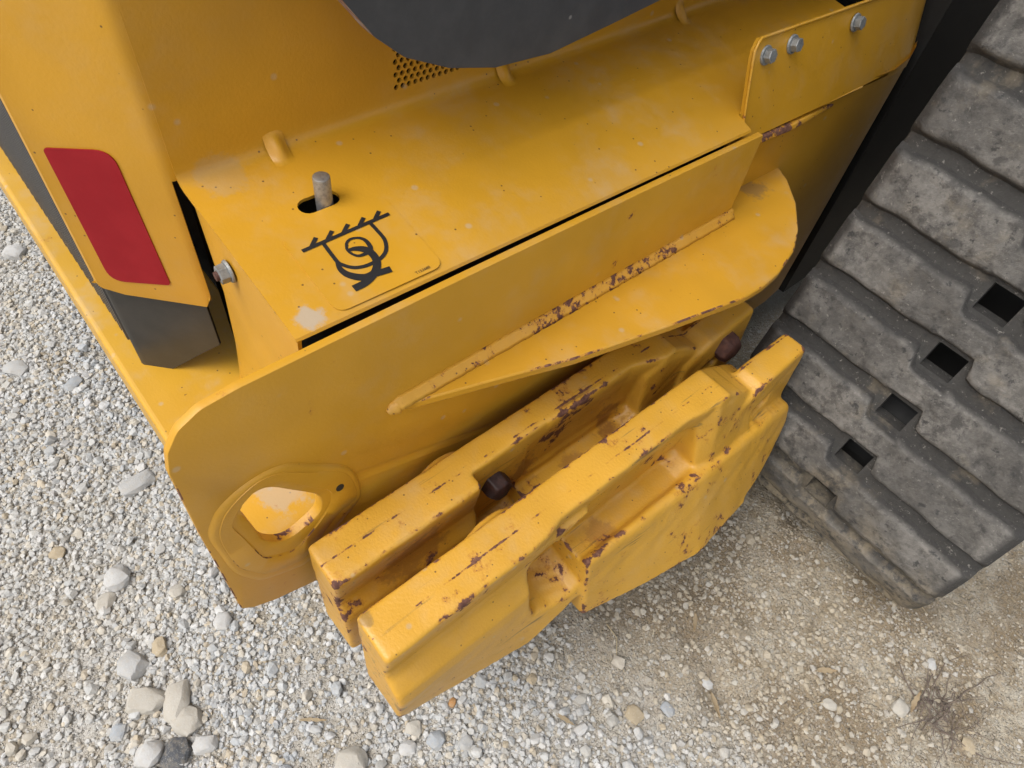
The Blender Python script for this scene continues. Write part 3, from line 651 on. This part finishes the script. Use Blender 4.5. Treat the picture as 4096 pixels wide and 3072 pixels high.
# body behind the panels keeps daylight out
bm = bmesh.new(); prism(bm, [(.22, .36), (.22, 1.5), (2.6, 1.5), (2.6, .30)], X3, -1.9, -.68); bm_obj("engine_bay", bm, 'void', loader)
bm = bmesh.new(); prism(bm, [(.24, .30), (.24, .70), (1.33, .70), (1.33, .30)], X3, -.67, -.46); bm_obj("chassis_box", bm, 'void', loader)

# --- boom arm above the deck ------------------------------------------------------------------------
bp = [(.262, 1.30), (.262, 1.03), (.281, .992), (.309, .956), (.339, .931), (.389, .908), (.446, .8935), (.521, .889), (.611, .8995), (.70, .911), (1.0, .95), (1.6, 1.03), (1.6, 1.30)]
bm = bmesh.new(); prism(bm, rounded(bp, .02, 3), X3, -.520, -.500); boom = bm_obj("boom_arm", bm, 'boom', loader)
boom.data.materials.append(MAT['boomedge'])
for p in boom.data.polygons:
    if abs(p.normal.x) < .5: p.material_index = 1
smooth_by_angle(boom, 30); bevel(boom, .0015, 2, 50)
bm = bmesh.new(); prism(bm, [(.15, 1.14), (.15, 1.34), (1.8, 1.5), (1.8, 1.24)], X3, -.70, -.54); bm_obj("boom_tube", bm, 'sheet', boom)

# --- counterweights ------------------------------------------------------------------------------------
def surface_nets(D, org, h, iso=.5):
    """smooth skin of a voxel density field"""
    nx, ny, nz = D.shape; B = D > iso; c = [B[i:nx - 1 + i, j:ny - 1 + j, k:nz - 1 + k] for i in (0, 1) for j in (0, 1) for k in (0, 1)]
    cnt = sum(x.astype(np.int8) for x in c); act = (cnt > 0) & (cnt < 8); I = np.argwhere(act); idx = -np.ones(act.shape, np.int64); idx[act] = np.arange(len(I))
    P = np.zeros((len(I), 3)); W = np.zeros(len(I)); cor = [(i, j, k) for i in (0, 1) for j in (0, 1) for k in (0, 1)]
    for a in range(8):
        for b in range(a + 1, 8):
            d = [cor[b][t] - cor[a][t] for t in range(3)]
            if sum(map(abs, d)) != 1: continue
            va = D[I[:, 0] + cor[a][0], I[:, 1] + cor[a][1], I[:, 2] + cor[a][2]]; vb = D[I[:, 0] + cor[b][0], I[:, 1] + cor[b][1], I[:, 2] + cor[b][2]]
            m = (va > iso) != (vb > iso); t = np.where(m, (iso - va) / np.where(m, vb - va, 1), 0)
            P += m[:, None] * (np.array(cor[a])[None] + t[:, None] * np.array(d)[None]); W += m
    V = org + (I + P / W[:, None]) * h; F = []
    for ax in range(3):
        sh = [slice(None)] * 3; s2 = [slice(None)] * 3; sh[ax] = slice(0, -1); s2[ax] = slice(1, None); a = B[tuple(sh)]; b = B[tuple(s2)]; E = np.argwhere(a != b); u, v = (ax + 1) % 3, (ax + 2) % 3
        E = E[(E[:, u] > 0) & (E[:, v] > 0) & (E[:, u] < D.shape[u] - 1) & (E[:, v] < D.shape[v] - 1)]
        q = []
        for du, dv in ((0, 0), (1, 0), (1, 1), (0, 1)): e = E.copy(); e[:, u] -= du; e[:, v] -= dv; q.append(idx[e[:, 0], e[:, 1], e[:, 2]])
        Q = np.stack(q, 1); fl = a[E[:, 0], E[:, 1], E[:, 2]]; Q[~fl] = Q[~fl][:, ::-1]; F.append(Q)
    return V, np.concatenate(F)
def weight(dx, bulge, material):
    xi, xo, h = -.253, -.191, .0027
    B = lambda x: x if bulge else min(x, -.186)
    org = np.array([-.275, .070, .205]); dims = np.ceil(np.array([.205 if bulge else .11, .80, .325]) / h).astype(int)
    gx, gy, gzz = (org[k] + np.arange(dims[k]) * h for k in range(3)); sx = 3; gxs = (org[0] + (np.arange(dims[0] * sx) - (sx - 1) / 2) * h / sx); XX, ZZ = np.meshgrid(gxs, gzz, indexing='ij'); O = np.zeros((dims[0] * sx, dims[1], dims[2]), bool)
    def loft_v(rings, add=True):      # rings: (y, [(x, z), ...])
        for j, y in enumerate(gy):
            if y < rings[0][0] or y > rings[-1][0]: continue
            k = max(q for q in range(len(rings) - 1) if rings[q][0] <= y); t = (y - rings[k][0]) / (rings[k + 1][0] - rings[k][0])
            P = [(p[0] * (1 - t) + q[0] * t, p[1] * (1 - t) + q[1] * t) for p, q in zip(rings[k][1], rings[k + 1][1])]; ins = np.zeros(XX.shape, bool)
            for (x0, z0), (x1, z1) in zip(P, P[1:] + P[:1]):
                if z0 == z1: continue
                ins ^= ((z0 > ZZ) != (z1 > ZZ)) & (XX < (x1 - x0) * (ZZ - z0) / (z1 - z0) + x0)
            if add: O[:, j, :] |= ins
            else: O[:, j, :] &= ~ins
    def cyl_v(y, z, r0, r1, x0, x1, add=True):
        t = np.clip((gxs - x0) / (x1 - x0), 0, 1)[:, None, None]; ins = ((gy[None, :, None] - y) ** 2 + (gzz[None, None, :] - z) ** 2 < (r0 + (r1 - r0) * t) ** 2) & ((gxs > x0) & (gxs < x1))[:, None, None]
        if add: O[ins] = True
        else: O[ins] = False
    nar = .010 if bulge else .020
    # upper bar, sloping down at its front end
    bar = lambda y, zt, o=0.: (y, [(xi, .38), (xi, zt), (xo - o, zt), (xo - o, .488), (xo - o - .008, .438), (xo - .026, .38)])
    loft_v([bar(.092, .503), bar(.30, .503), bar(.322, .503, nar * .3), bar(.350, .503, nar), bar(.585, .503, nar), bar(.615, .503, nar * .5), bar(.640, .503, .002), bar(.660, .503, .002), (.765, [(xi, .38), (xi, .445), (xo + .006, .445), (xo + .007, .42), (xo + .008, .40), (xo - .022, .38)])])
    # tail: channel under the top edge, ridge, lower face
    tail = lambda y, xr, xb, zb: (y, [(xi, zb), (xi, .47), (xo - .003, .47), (xo - .007, .445), (xo - .009, .428), (xo - .006, .416), (B(xr + .004), .392), (B(xr + .008), .374), (B(xb), zb)])
    loft_v([tail(.092, -.179, -.180, .285), tail(.20, -.179, -.166, .265), tail(.295, -.180, -.153, .250), tail(.345, -.180, -.150, .285), tail(.40, -.178, -.150, .315)])
    # front block
    blk = lambda y, xr, zr, xb, zb: (y, [(xi, zb), (xi, zr), (B(xr - .004), zr), (B(xr + .002), zr - .008), (B(xb), zb)])
    loft_v([blk(.383, -.160, .396, -.134, .252), blk(.50, -.155, .396, -.108, .250), blk(.60, -.152, .396, -.090, .250), blk(.715, -.152, .396, -.102, .250), blk(.795, -.155, .392, -.121, .276), blk(.850, -.156, .378, -.146, .335)])
    # solid shoulder between the pocket and the front facet
    loft_v([(.612, [(xi, .38), (xi, .47), (xo - .006, .47), (B(-.168), .385)]), (.640, [(xi, .38), (xi, .50), (xo, .50), (B(-.160), .385)]), (.735, [(xi, .38), (xi, .455), (xo + .006, .455), (B(-.160), .385)])])
    # horn
    loft_v([(.69, [(-.222, .36), (-.228, .452), (-.181, .452), (-.172, .36)]), (.74, [(-.222, .36), (-.228, .476), (-.181, .476), (-.170, .36)]), (.853, [(-.224, .375), (-.228, .476), (-.186, .476), (-.178, .375)])])
    # lower lip
    if bulge: loft_v([(.60, [(xi, .222), (xi, .26), (-.098, .26), (-.097, .226)]), (.735, [(xi, .226), (xi, .258), (-.104, .258), (-.106, .230)])])
    cyl_v(.285, .452, .040, .048, xi - .010, xi + .012); (None if bulge else cyl_v(.79, .425, .036, .042, xi - .010, xi + .03))
    # recesses: long pocket, bolt pocket, bolt holes, front slot
    pk = lambda y, xin, zin, zt: (y, [(xin, zin), (xin, zt), (-.06, zt + .016), (-.06, .412), (-.163, .402), (-.175, zin)])
    loft_v([pk(.364, -.202, .398, .448), pk(.385, -.213, .380, .462), pk(.585, -.215, .380, .470), pk(.612, -.204, .396, .456)], False)
    bp_ = lambda y, z0, z1, z0o, z1o: (y, [(-.222, z0), (-.222, z1), (-.10, z1o), (-.10, z0o)])
    loft_v([bp_(.296, .360, .385, .345, .380), bp_(.306, .338, .418, .318, .422), bp_(.332, .332, .430, .312, .438), bp_(.366, .334, .418, .314, .426), bp_(.382, .345, .392, .328, .392)], False)
    cyl_v(.338, .425, .015, .015, -.30, -.15, False); cyl_v(.785, .425, .013, .013, -.30, -.225, False)
    loft_v([(.735, [(-.190, .404), (-.190, .424), (-.12, .424), (-.12, .404)]), (.785, [(-.192, .408), (-.192, .430), (-.12, .430), (-.12, .408)])], False)
    if not bulge: loft_v([(.302, [(-.213, .412), (-.213, .56), (-.15, .56), (-.15, .412)]), (.43, [(-.213, .400), (-.213, .56), (-.15, .56), (-.15, .400)])], False)
    D = O.reshape(dims[0], sx, dims[1], dims[2]).mean(1).astype(np.float32)
    for ax in range(3):       # two passes of blur round every edge like a sand casting
        for _ in range(2):
            p = np.pad(D, [(1, 1) if a == ax else (0, 0) for a in range(3)]); sl = lambda o: tuple(slice(o, o + D.shape[a]) if a == ax else slice(None) for a in range(3)); D = .25 * p[sl(0)] + .5 * p[sl(1)] + .25 * p[sl(2)]
    V, F = surface_nets(D, org, h)
    V = V + .0005 * np.sin(V[:, 1:2] * 91 + 2 * np.sin(V[:, 2:3] * 63)) * np.cos(V[:, 2:3] * 77 + V[:, 0:1] * 50); V[:, 0] += dx; V[:, 2] += np.clip((V[:, 2] - .40) / .08, 0, 1) * (-.006 + .0265 * (V[:, 1] - .092))
    o = mesh_obj("counterweight", V.tolist(), F.tolist(), material, loader, True)
    sm = o.modifiers.new("s", 'SMOOTH'); sm.factor = .5; sm.iterations = 3; apply_mods(o); return o
wi = weight(-.101, False, 'cast_inner'); wi["label"] = "inner yellow cast counterweight against the side plate"
wo = weight(0, True, 'cast'); wo["label"] = "outer yellow cast counterweight with flared lower block"
def dome_bolt(c, r, h, parent, sq=False, material='rustdark'):
    bm = bmesh.new(); a, u, v = frame_of((1, 0, 0)); c = Vector(c); nseg = 6 if sq else 28; rings = []
    for rr, hh in ((1.28, 0), (1.26, .16), (1.02, .22), (1., .70), (.88, .92), (.55, 1.)):
        rings.append([c + a * (h * hh) + (u * math.cos(2 * math.pi * i / nseg + .3) + v * math.sin(2 * math.pi * i / nseg + .3)) * r * rr for i in range(nseg)])
    loft(bm, rings)
    for v in bm.verts: v.co += Vector((random.gauss(0, .0006), random.gauss(0, .0006), random.gauss(0, .0006)))
    o = bm_obj("mounting_bolt", bm, material, parent); bevel(o, .002, 2, 40); return smooth_by_angle(o, 45)
dome_bolt((-.327, .340, .440), .0200, .036, wi, True)
dome_bolt((-.294, .786, .452), .0255, .034, wi, True, 'rust')
bm = bmesh.new(); prism(bm, [(.30, .20), (.42, .20), (.42, .245), (.30, .245)], X3, -.26, -.178); br = bm_obj("mounting_bracket", bm, 'zincdull', loader); bevel(br, .003, 2)

# --- rubber track --------------------------------------------------------------------------------------
TX0, TX1 = -.265, .200; PITCH = .105; KS = .25; nl = math.hypot(1, KS); TD = np.array([-KS, -1]) / nl; TN = np.array([-1, KS]) / nl   # (y, z): downwards along the belt, outwards
ZT = .95; P0 = np.array([.9 + KS * (ZT - .45), ZT]); RA = .24
C1 = np.array([1.101, .265]); Pt = C1 + RA * TN; LS = float(np.linalg.norm(Pt - P0)); C0 = P0 - RA * TN; A0 = math.atan2(TN[1], TN[0])
def belt(s):
    """distance down the belt -> (point, outward normal) in the y-z plane"""
    if s < 0:
        a = A0 + s / RA
        if a < math.pi / 2: e = (math.pi / 2 - a) * RA; return C0 + np.array([e, RA]), np.array([0., 1.])
        nrm = np.array([math.cos(a), math.sin(a)]); return C0 + RA * nrm, nrm
    if s <= LS: return P0 + TD * s, TN
    a = A0 + (s - LS) / RA
    if a > 1.5 * math.pi: e = (a - 1.5 * math.pi) * RA; return C1 + np.array([e, -RA]), np.array([0., -1.])
    nrm = np.array([math.cos(a), math.sin(a)]); return C1 + RA * nrm, nrm
def bpt(x, s, h):
    p, nrm = belt(s); q = p + nrm * h; return (x, float(q[0]), float(q[1]))
SW0 = (ZT - .657) * nl; WK = range(-6, 8); WX0, WX1, WH = -.058, -.013, .0215
svals = []; tags = []
s = SW0 + WK[0] * PITCH - PITCH / 2
for k in WK:
    c = SW0 + k * PITCH
    svals += [c - PITCH / 2, c - .037, c - WH, c, c + WH, c + .037]; tags += [0, 0, 1, 1, 0, 0]
svals.append(SW0 + WK[-1] * PITCH + PITCH / 2)
xv = [TX0, TX0 + .004, TX0 + .02, -.17, -.09, WX0, WX1, .04, .12, TX1 - .02, TX1 - .004, TX1]; hx = [-.012, -.004, 0, 0, 0, 0, 0, 0, 0, 0, -.004, -.012]
V, F, Wn = [], [], []
for s in svals:
    for x, h in zip(xv, hx): V.append(bpt(x, s, h))
nx = len(xv)
for j in range(len(svals) - 1):
    for i in range(nx - 1):
        if tags[j] and i == 5: continue
        a = j * nx + i; F.append((a, a + 1, a + nx + 1, a + nx))
track = mesh_obj("rubber_track", V, F, 'belt', loader); sheet(track, .028)
# make sure the thickness went inwards
c_in = sum((Vector(v.co) for v in track.data.vertices), Vector()) / len(track.data.vertices)
smooth_by_angle(track, 50)
sst = lambda a, b, x: (lambda t: t * t * (3 - 2 * t))(min(1, max(0, (x - a) / (b - a))))
LH = .0145
def lug(k):
    c0 = SW0 + k * PITCH; NX, NT_ = 52, 17; V, F, W = [], [], []
    for i in range(NX):
        fx = i / (NX - 1); x = TX0 + .001 + (TX1 - TX0 - .002) * fx
        q = sst(-.085, .03, x); wv = .013 * math.sin(x * 46 + 1.1) + .010 * math.sin(x * 95 + k)
        lo = .02 * (1 - q) + .29 * q + wv; hi = .74 * (1 - q) + 1.01 * q + wv * .8
        inwin = sst(WX0 - .012, WX0 - .004, x) * (1 - sst(WX1 + .004, WX1 + .012, x))
        lo = lo * (1 - inwin) + max(lo, .30) * inwin; hi = hi * (1 - inwin) + min(hi, .70) * inwin
        endt = min(sst(0, .016, x - TX0), sst(0, .016, TX1 - x))
        for j in range(NT_):
            t = j / (NT_ - 1); ss = c0 + PITCH * (lo - .07 + (hi - lo + .14) * t)
            e = min(t, 1 - t) * (hi - lo + .14) * PITCH     # distance from the foot of the block
            hgt = sst(.0015, .0105, e) * (.35 + .65 * endt)
            nz = .0011 * math.sin(x * 210 + ss * 160 + k) * math.cos(ss * 300 - x * 90) + .0016 * math.sin(x * 61 + k * 2.2) * math.cos(ss * 95 + k)
            h = -.003 + (LH + .003) * hgt + nz * hgt
            V.append(bpt(x, ss, h)); W.append(sst(.75, .98, hgt) * (.75 + .25 * math.sin(k * 1.7 + x * 20)))
    for i in range(NX - 1):
        for j in range(NT_ - 1): a = i * NT_ + j; F.append((a, a + NT_, a + NT_ + 1, a + 1))
    o = mesh_obj("lug", V, F, 'lug', track, True); at = o.data.attributes.new("worn", 'FLOAT', 'POINT'); at.data.foreach_set("value", W); return o
for k in range(-5, 7): lug(k)
# sprocket drum and rollers inside the belt, coloured black for the shade there
for yc, zc_, r_ in ((float(C0[0]), float(C0[1]), .19), (float(C1[0]) + .01, float(C1[1]) + .01, .185)):
    bm = bmesh.new(); cyl(bm, (-.12, yc, zc_), (1, 0, 0), r_, r_, .18, 40); bm_obj("track_wheel", bm, 'black', loader)

# ------------------------------------------------------------------ things lying on the ground
def stone(x, y, size, tint, label, seed, flat=.55, elong=1.3, group=None):
    r = np.random.default_rng(seed); V, F = hull(30, seed, .45); bm = bmesh.new(); vs_ = [bm.verts.new(v) for v in V]
    for f in F: bm.faces.new([vs_[i] for i in f])
    bmesh.ops.subdivide_edges(bm, edges=bm.edges, cuts=2, use_grid_fill=True); yaw = r.uniform(0, 6.28); c, s_ = math.cos(yaw), math.sin(yaw); h = size / 2
    bmesh.ops.smooth_vert(bm, verts=bm.verts, factor=.14, use_axis_x=True, use_axis_y=True, use_axis_z=True)
    for v in bm.verts:
        q = v.co * (1 + .05 * math.sin(v.co.x * 5 + seed) * math.cos(v.co.y * 4 - v.co.z * 6) + .022 * math.sin(v.co.x * 17 + v.co.z * 13 + seed) * math.cos(v.co.y * 19)); px, py, pz = q.x * h * elong ** .5, q.y * h / elong ** .5, q.z * h * flat
        v.co = (px * c - py * s_, px * s_ + py * c, pz)
    lo = min(v.co.z for v in bm.verts)
    o = bm_obj("stone", bm, 'stone'); o.location = (x, y, float(gz(np.array(x), np.array(y))) - lo * .55); smooth_by_angle(o, 22)
    at = o.data.attributes.new("tint", 'FLOAT_COLOR', 'POINT'); at.data.foreach_set("color", list((*(c_ * .76 for c_ in tint), 1.)) * len(o.data.vertices))
    return tag(o, label, "stone", group)
GR, WH_, BL, TN_, DK, CR, OR = (.50, .50, .49), (.60, .595, .58), (.42, .445, .47), (.50, .41, .28), (.10, .105, .115), (.55, .515, .45), (.52, .27, .10)
for i, (x, y, sz, t, lb, fl, el) in enumerate([
    (-.571, -.172, .056, GR, "large pale grey wedge shaped stone in the gravel at lower left", .5, 1.25),
    (-.734, -.134, .052, WH_, "pale grey domed stone half way down the left gravel", .6, 1.1),
    (-.507, -.177, .060, CR, "knobbly cream stone above the two largest cream stones at bottom left", .5, 1.5),
    (-.474, -.140, .062, CR, "long cream stone lying between two other cream stones at bottom left", .45, 1.7),
    (-.440, -.140, .056, CR, "broad cream stone just above the dark slate piece", .5, 1.1),
    (-.405, -.172, .054, DK, "dark slate coloured square stone at the bottom left edge", .5, 1.1),
    (-.430, -.205, .050, WH_, "white stone left of the dark slate piece at the bottom edge", .6, 1.2),
    (-.896, -.033, .062, GR, "flat pale slab shaped stone near the tip of the side plate", .35, 1.6),
    (-.707, -.166, .040, CR, "flat oval cream stone below the pale domed stone", .4, 1.3),
    (-.551, -.026, .036, WH_, "white angular stone just below the side plate's lower corner", .6, 1.1),
    (-.648, -.064, .030, CR, "small cream stone in the gravel left of the side plate's lower corner", .6, 1.1),
    (-.574, -.126, .034, TN_, "small tan stone above the large wedge shaped stone", .6, 1.4),
    (-.229, .028, .054, CR, "rounded pale stone at the bottom edge below the counterweights", .6, 1.2),
    (-.490, -.228, .030, BL, "small bluish stone near the bottom left corner", .5, 1.2),
    (-.391, -.134, .038, WH_, "white stone right of the dark slate piece", .6, 1.4),
    (-.845, -.197, .030, TN_, "small tan grey stone near the left picture edge", .6, 1.1),
    (-.207, .133, .032, CR, "rounded pinkish grey stone below the outer counterweight's rear corner", .6, 1.2),
    (-.170, .151, .034, BL, "bluish grey stone below the outer counterweight, second from its rear corner", .6, 1.1),
    (-.137, .185, .028, GR, "grey stone at the bottom edge under the outer counterweight", .6, 1.1),
    (-.189, .108, .030, WH_, "white stone at the bottom edge under the outer counterweight", .55, 1.3),
    (-.143, .334, .021, TN_, "small tan stone close under the outer counterweight's tail", .6, 1.1),
    (-.199, .206, .017, OR, "small orange stone under the outer counterweight's tail", .6, 1.3),
    (.009, .435, .034, TN_, "flat yellowish stone bedded in the soil below the counterweights", .3, 1.1),
    (.040, .487, .027, BL, "flat grey stone bedded beside the yellowish one", .3, 1.3),
    (.219, .724, .026, CR, "oval pale stone in the bare soil below the track", .45, 1.3),
    (.304, .820, .034, CR, "pale stone beside the dark dry weed", .55, 1.1),
    (.303, .938, .024, WH_, "small white stone above the dark dry weed", .45, 1.4),
    (.055, .578, .024, WH_, "small white stone beside a hole in the soil", .5, 1.3),
    (.417, .863, .030, TN_, "flat yellowish stone near the bottom right corner", .3, 1.3),
    (-1.302, -.117, .052, GR, "flat blue grey stone near the left edge beside the cross beam", .4, 1.4),
    (-1.657, -.008, .055, WH_, "white stone at the upper left edge beyond the cross beam", .6, 1.2),
    (-1.199, -.04, .040, BL, "bluish flat stone in the gravel beside the cross beam", .4, 1.4)]):
    stone(x, y, sz, t, lb, 500 + i, fl, el)

MAT['leaf'] = simple("dry_leaf", (.33, .26, .165), .8, 0, .4, 60, .4, 200, second=(.28, .20, .11))
MAT['twig'] = simple("dry_weed_stems", (.13, .10, .085), .9, 0, .4, 60, .4, 200, second=(.22, .175, .125))
MAT['straw'] = simple("dry_straw", (.42, .34, .21), .8, 0, .4, 60, .3, 200)
def tube(bm, pts, r, seg=5):
    P = [Vector(p) for p in pts]; m = len(P); rings = []
    for i, p in enumerate(P):
        d = (P[min(i + 1, m - 1)] - P[max(i - 1, 0)]).normalized(); u = d.orthogonal().normalized(); v = d.cross(u); rr = r * (1 - .6 * i / (m - 1))
        rings.append([p + u * math.cos(2 * math.pi * k / seg) * rr + v * math.sin(2 * math.pi * k / seg) * rr for k in range(seg)])
    loft(bm, rings)
def g_at(x, y): return float(gz(np.array(x), np.array(y)))
bm = bmesh.new(); cx_, cy_ = .352, .872
for i in range(70):
    a = random.uniform(0, 6.28); L = random.uniform(.02, .06) if i < 50 else random.uniform(.07, .16); x, y = cx_ + random.gauss(0, .022), cy_ + random.gauss(0, .022); pts = []
    for k in range(6):
        t = k / 5; a += random.gauss(0, .3); pts.append((x, y, g_at(x, y) + .003 + .016 * math.sin(math.pi * min(1, t * 1.2)) * random.uniform(.1, 1) * (1 if L < .07 else .3))); x += math.cos(a) * L / 5; y += math.sin(a) * L / 5
    tube(bm, pts, random.uniform(.0005, .0016))
tag(bm_obj("dry_weed", bm, 'twig'), "dark dry weed with stringy runners spread flat on the soil", "weed")
def leaf(x, y, L, W, yaw, label, lift=.004):
    V, F = [], []
    for i in range(9):
        t = i / 8; hw = .7 * W * (math.sin(math.pi * t ** .8) ** .8 * (1 + .25 * math.sin(t * 23))) / 2 + .0003
        for q in (-1, 0, 1):
            lx, ly = (t - .5) * L, q * hw + .1 * W * math.sin(t * 5); V.append((lx * math.cos(yaw) - ly * math.sin(yaw), lx * math.sin(yaw) + ly * math.cos(yaw), lift * (.4 + abs(q) * .7 + .8 * t * t)))
    for i in range(8):
        for k in range(2): a = i * 3 + k; F.append((a, a + 1, a + 4, a + 3))
    o = mesh_obj("dry_leaf", V, F, 'leaf', None, True); o.location = (x, y, g_at(x, y) + .002); m = o.modifiers.new("t", 'SOLIDIFY'); m.thickness = .0004
    return tag(o, label, "leaf")
leaf(-.030, .640, .040, .011, -.9, "narrow dry tan leaf on the soil below the outer counterweight")
leaf(.181, .765, .040, .014, .9, "small curled pale leaf on bare soil below the track", .006)
leaf(.088, .560, .046, .012, -.5, "curled brown leaf beside the hole in the soil", .010)
leaf(-.060, .335, .035, .010, .4, "thin brown leaf among gravel under the counterweights")
leaf(.315, .850, .045, .012, 1.8, "pale leaf caught at the edge of the dark weed", .007)
leaf(-.318, .014, .045, .008, .9, "reddish brown leaf sliver in gravel at the bottom edge")
def twig(pts, r, label):
    bm = bmesh.new(); tube(bm, [(x, y, g_at(x, y) + h) for x, y, h in pts], r, 6); return tag(bm_obj("twig", bm, 'straw'), label, "twig")
twig([(.190, 1.028, .030), (.215, 1.012, .022), (.245, 1.012, .012)], .0016, "pale bent straw lying on the lowest track lug")
twig([(-.13, .505, .004), (-.10, .50, .006), (-.075, .475, .004), (-.05, .47, .003)], .0013, "thin dry stem among gravel below the front counterweight block")
twig([(.19, .66, .003), (.20, .70, .004), (.215, .73, .003)], .0012, "short dark stem on the bare soil below the track")
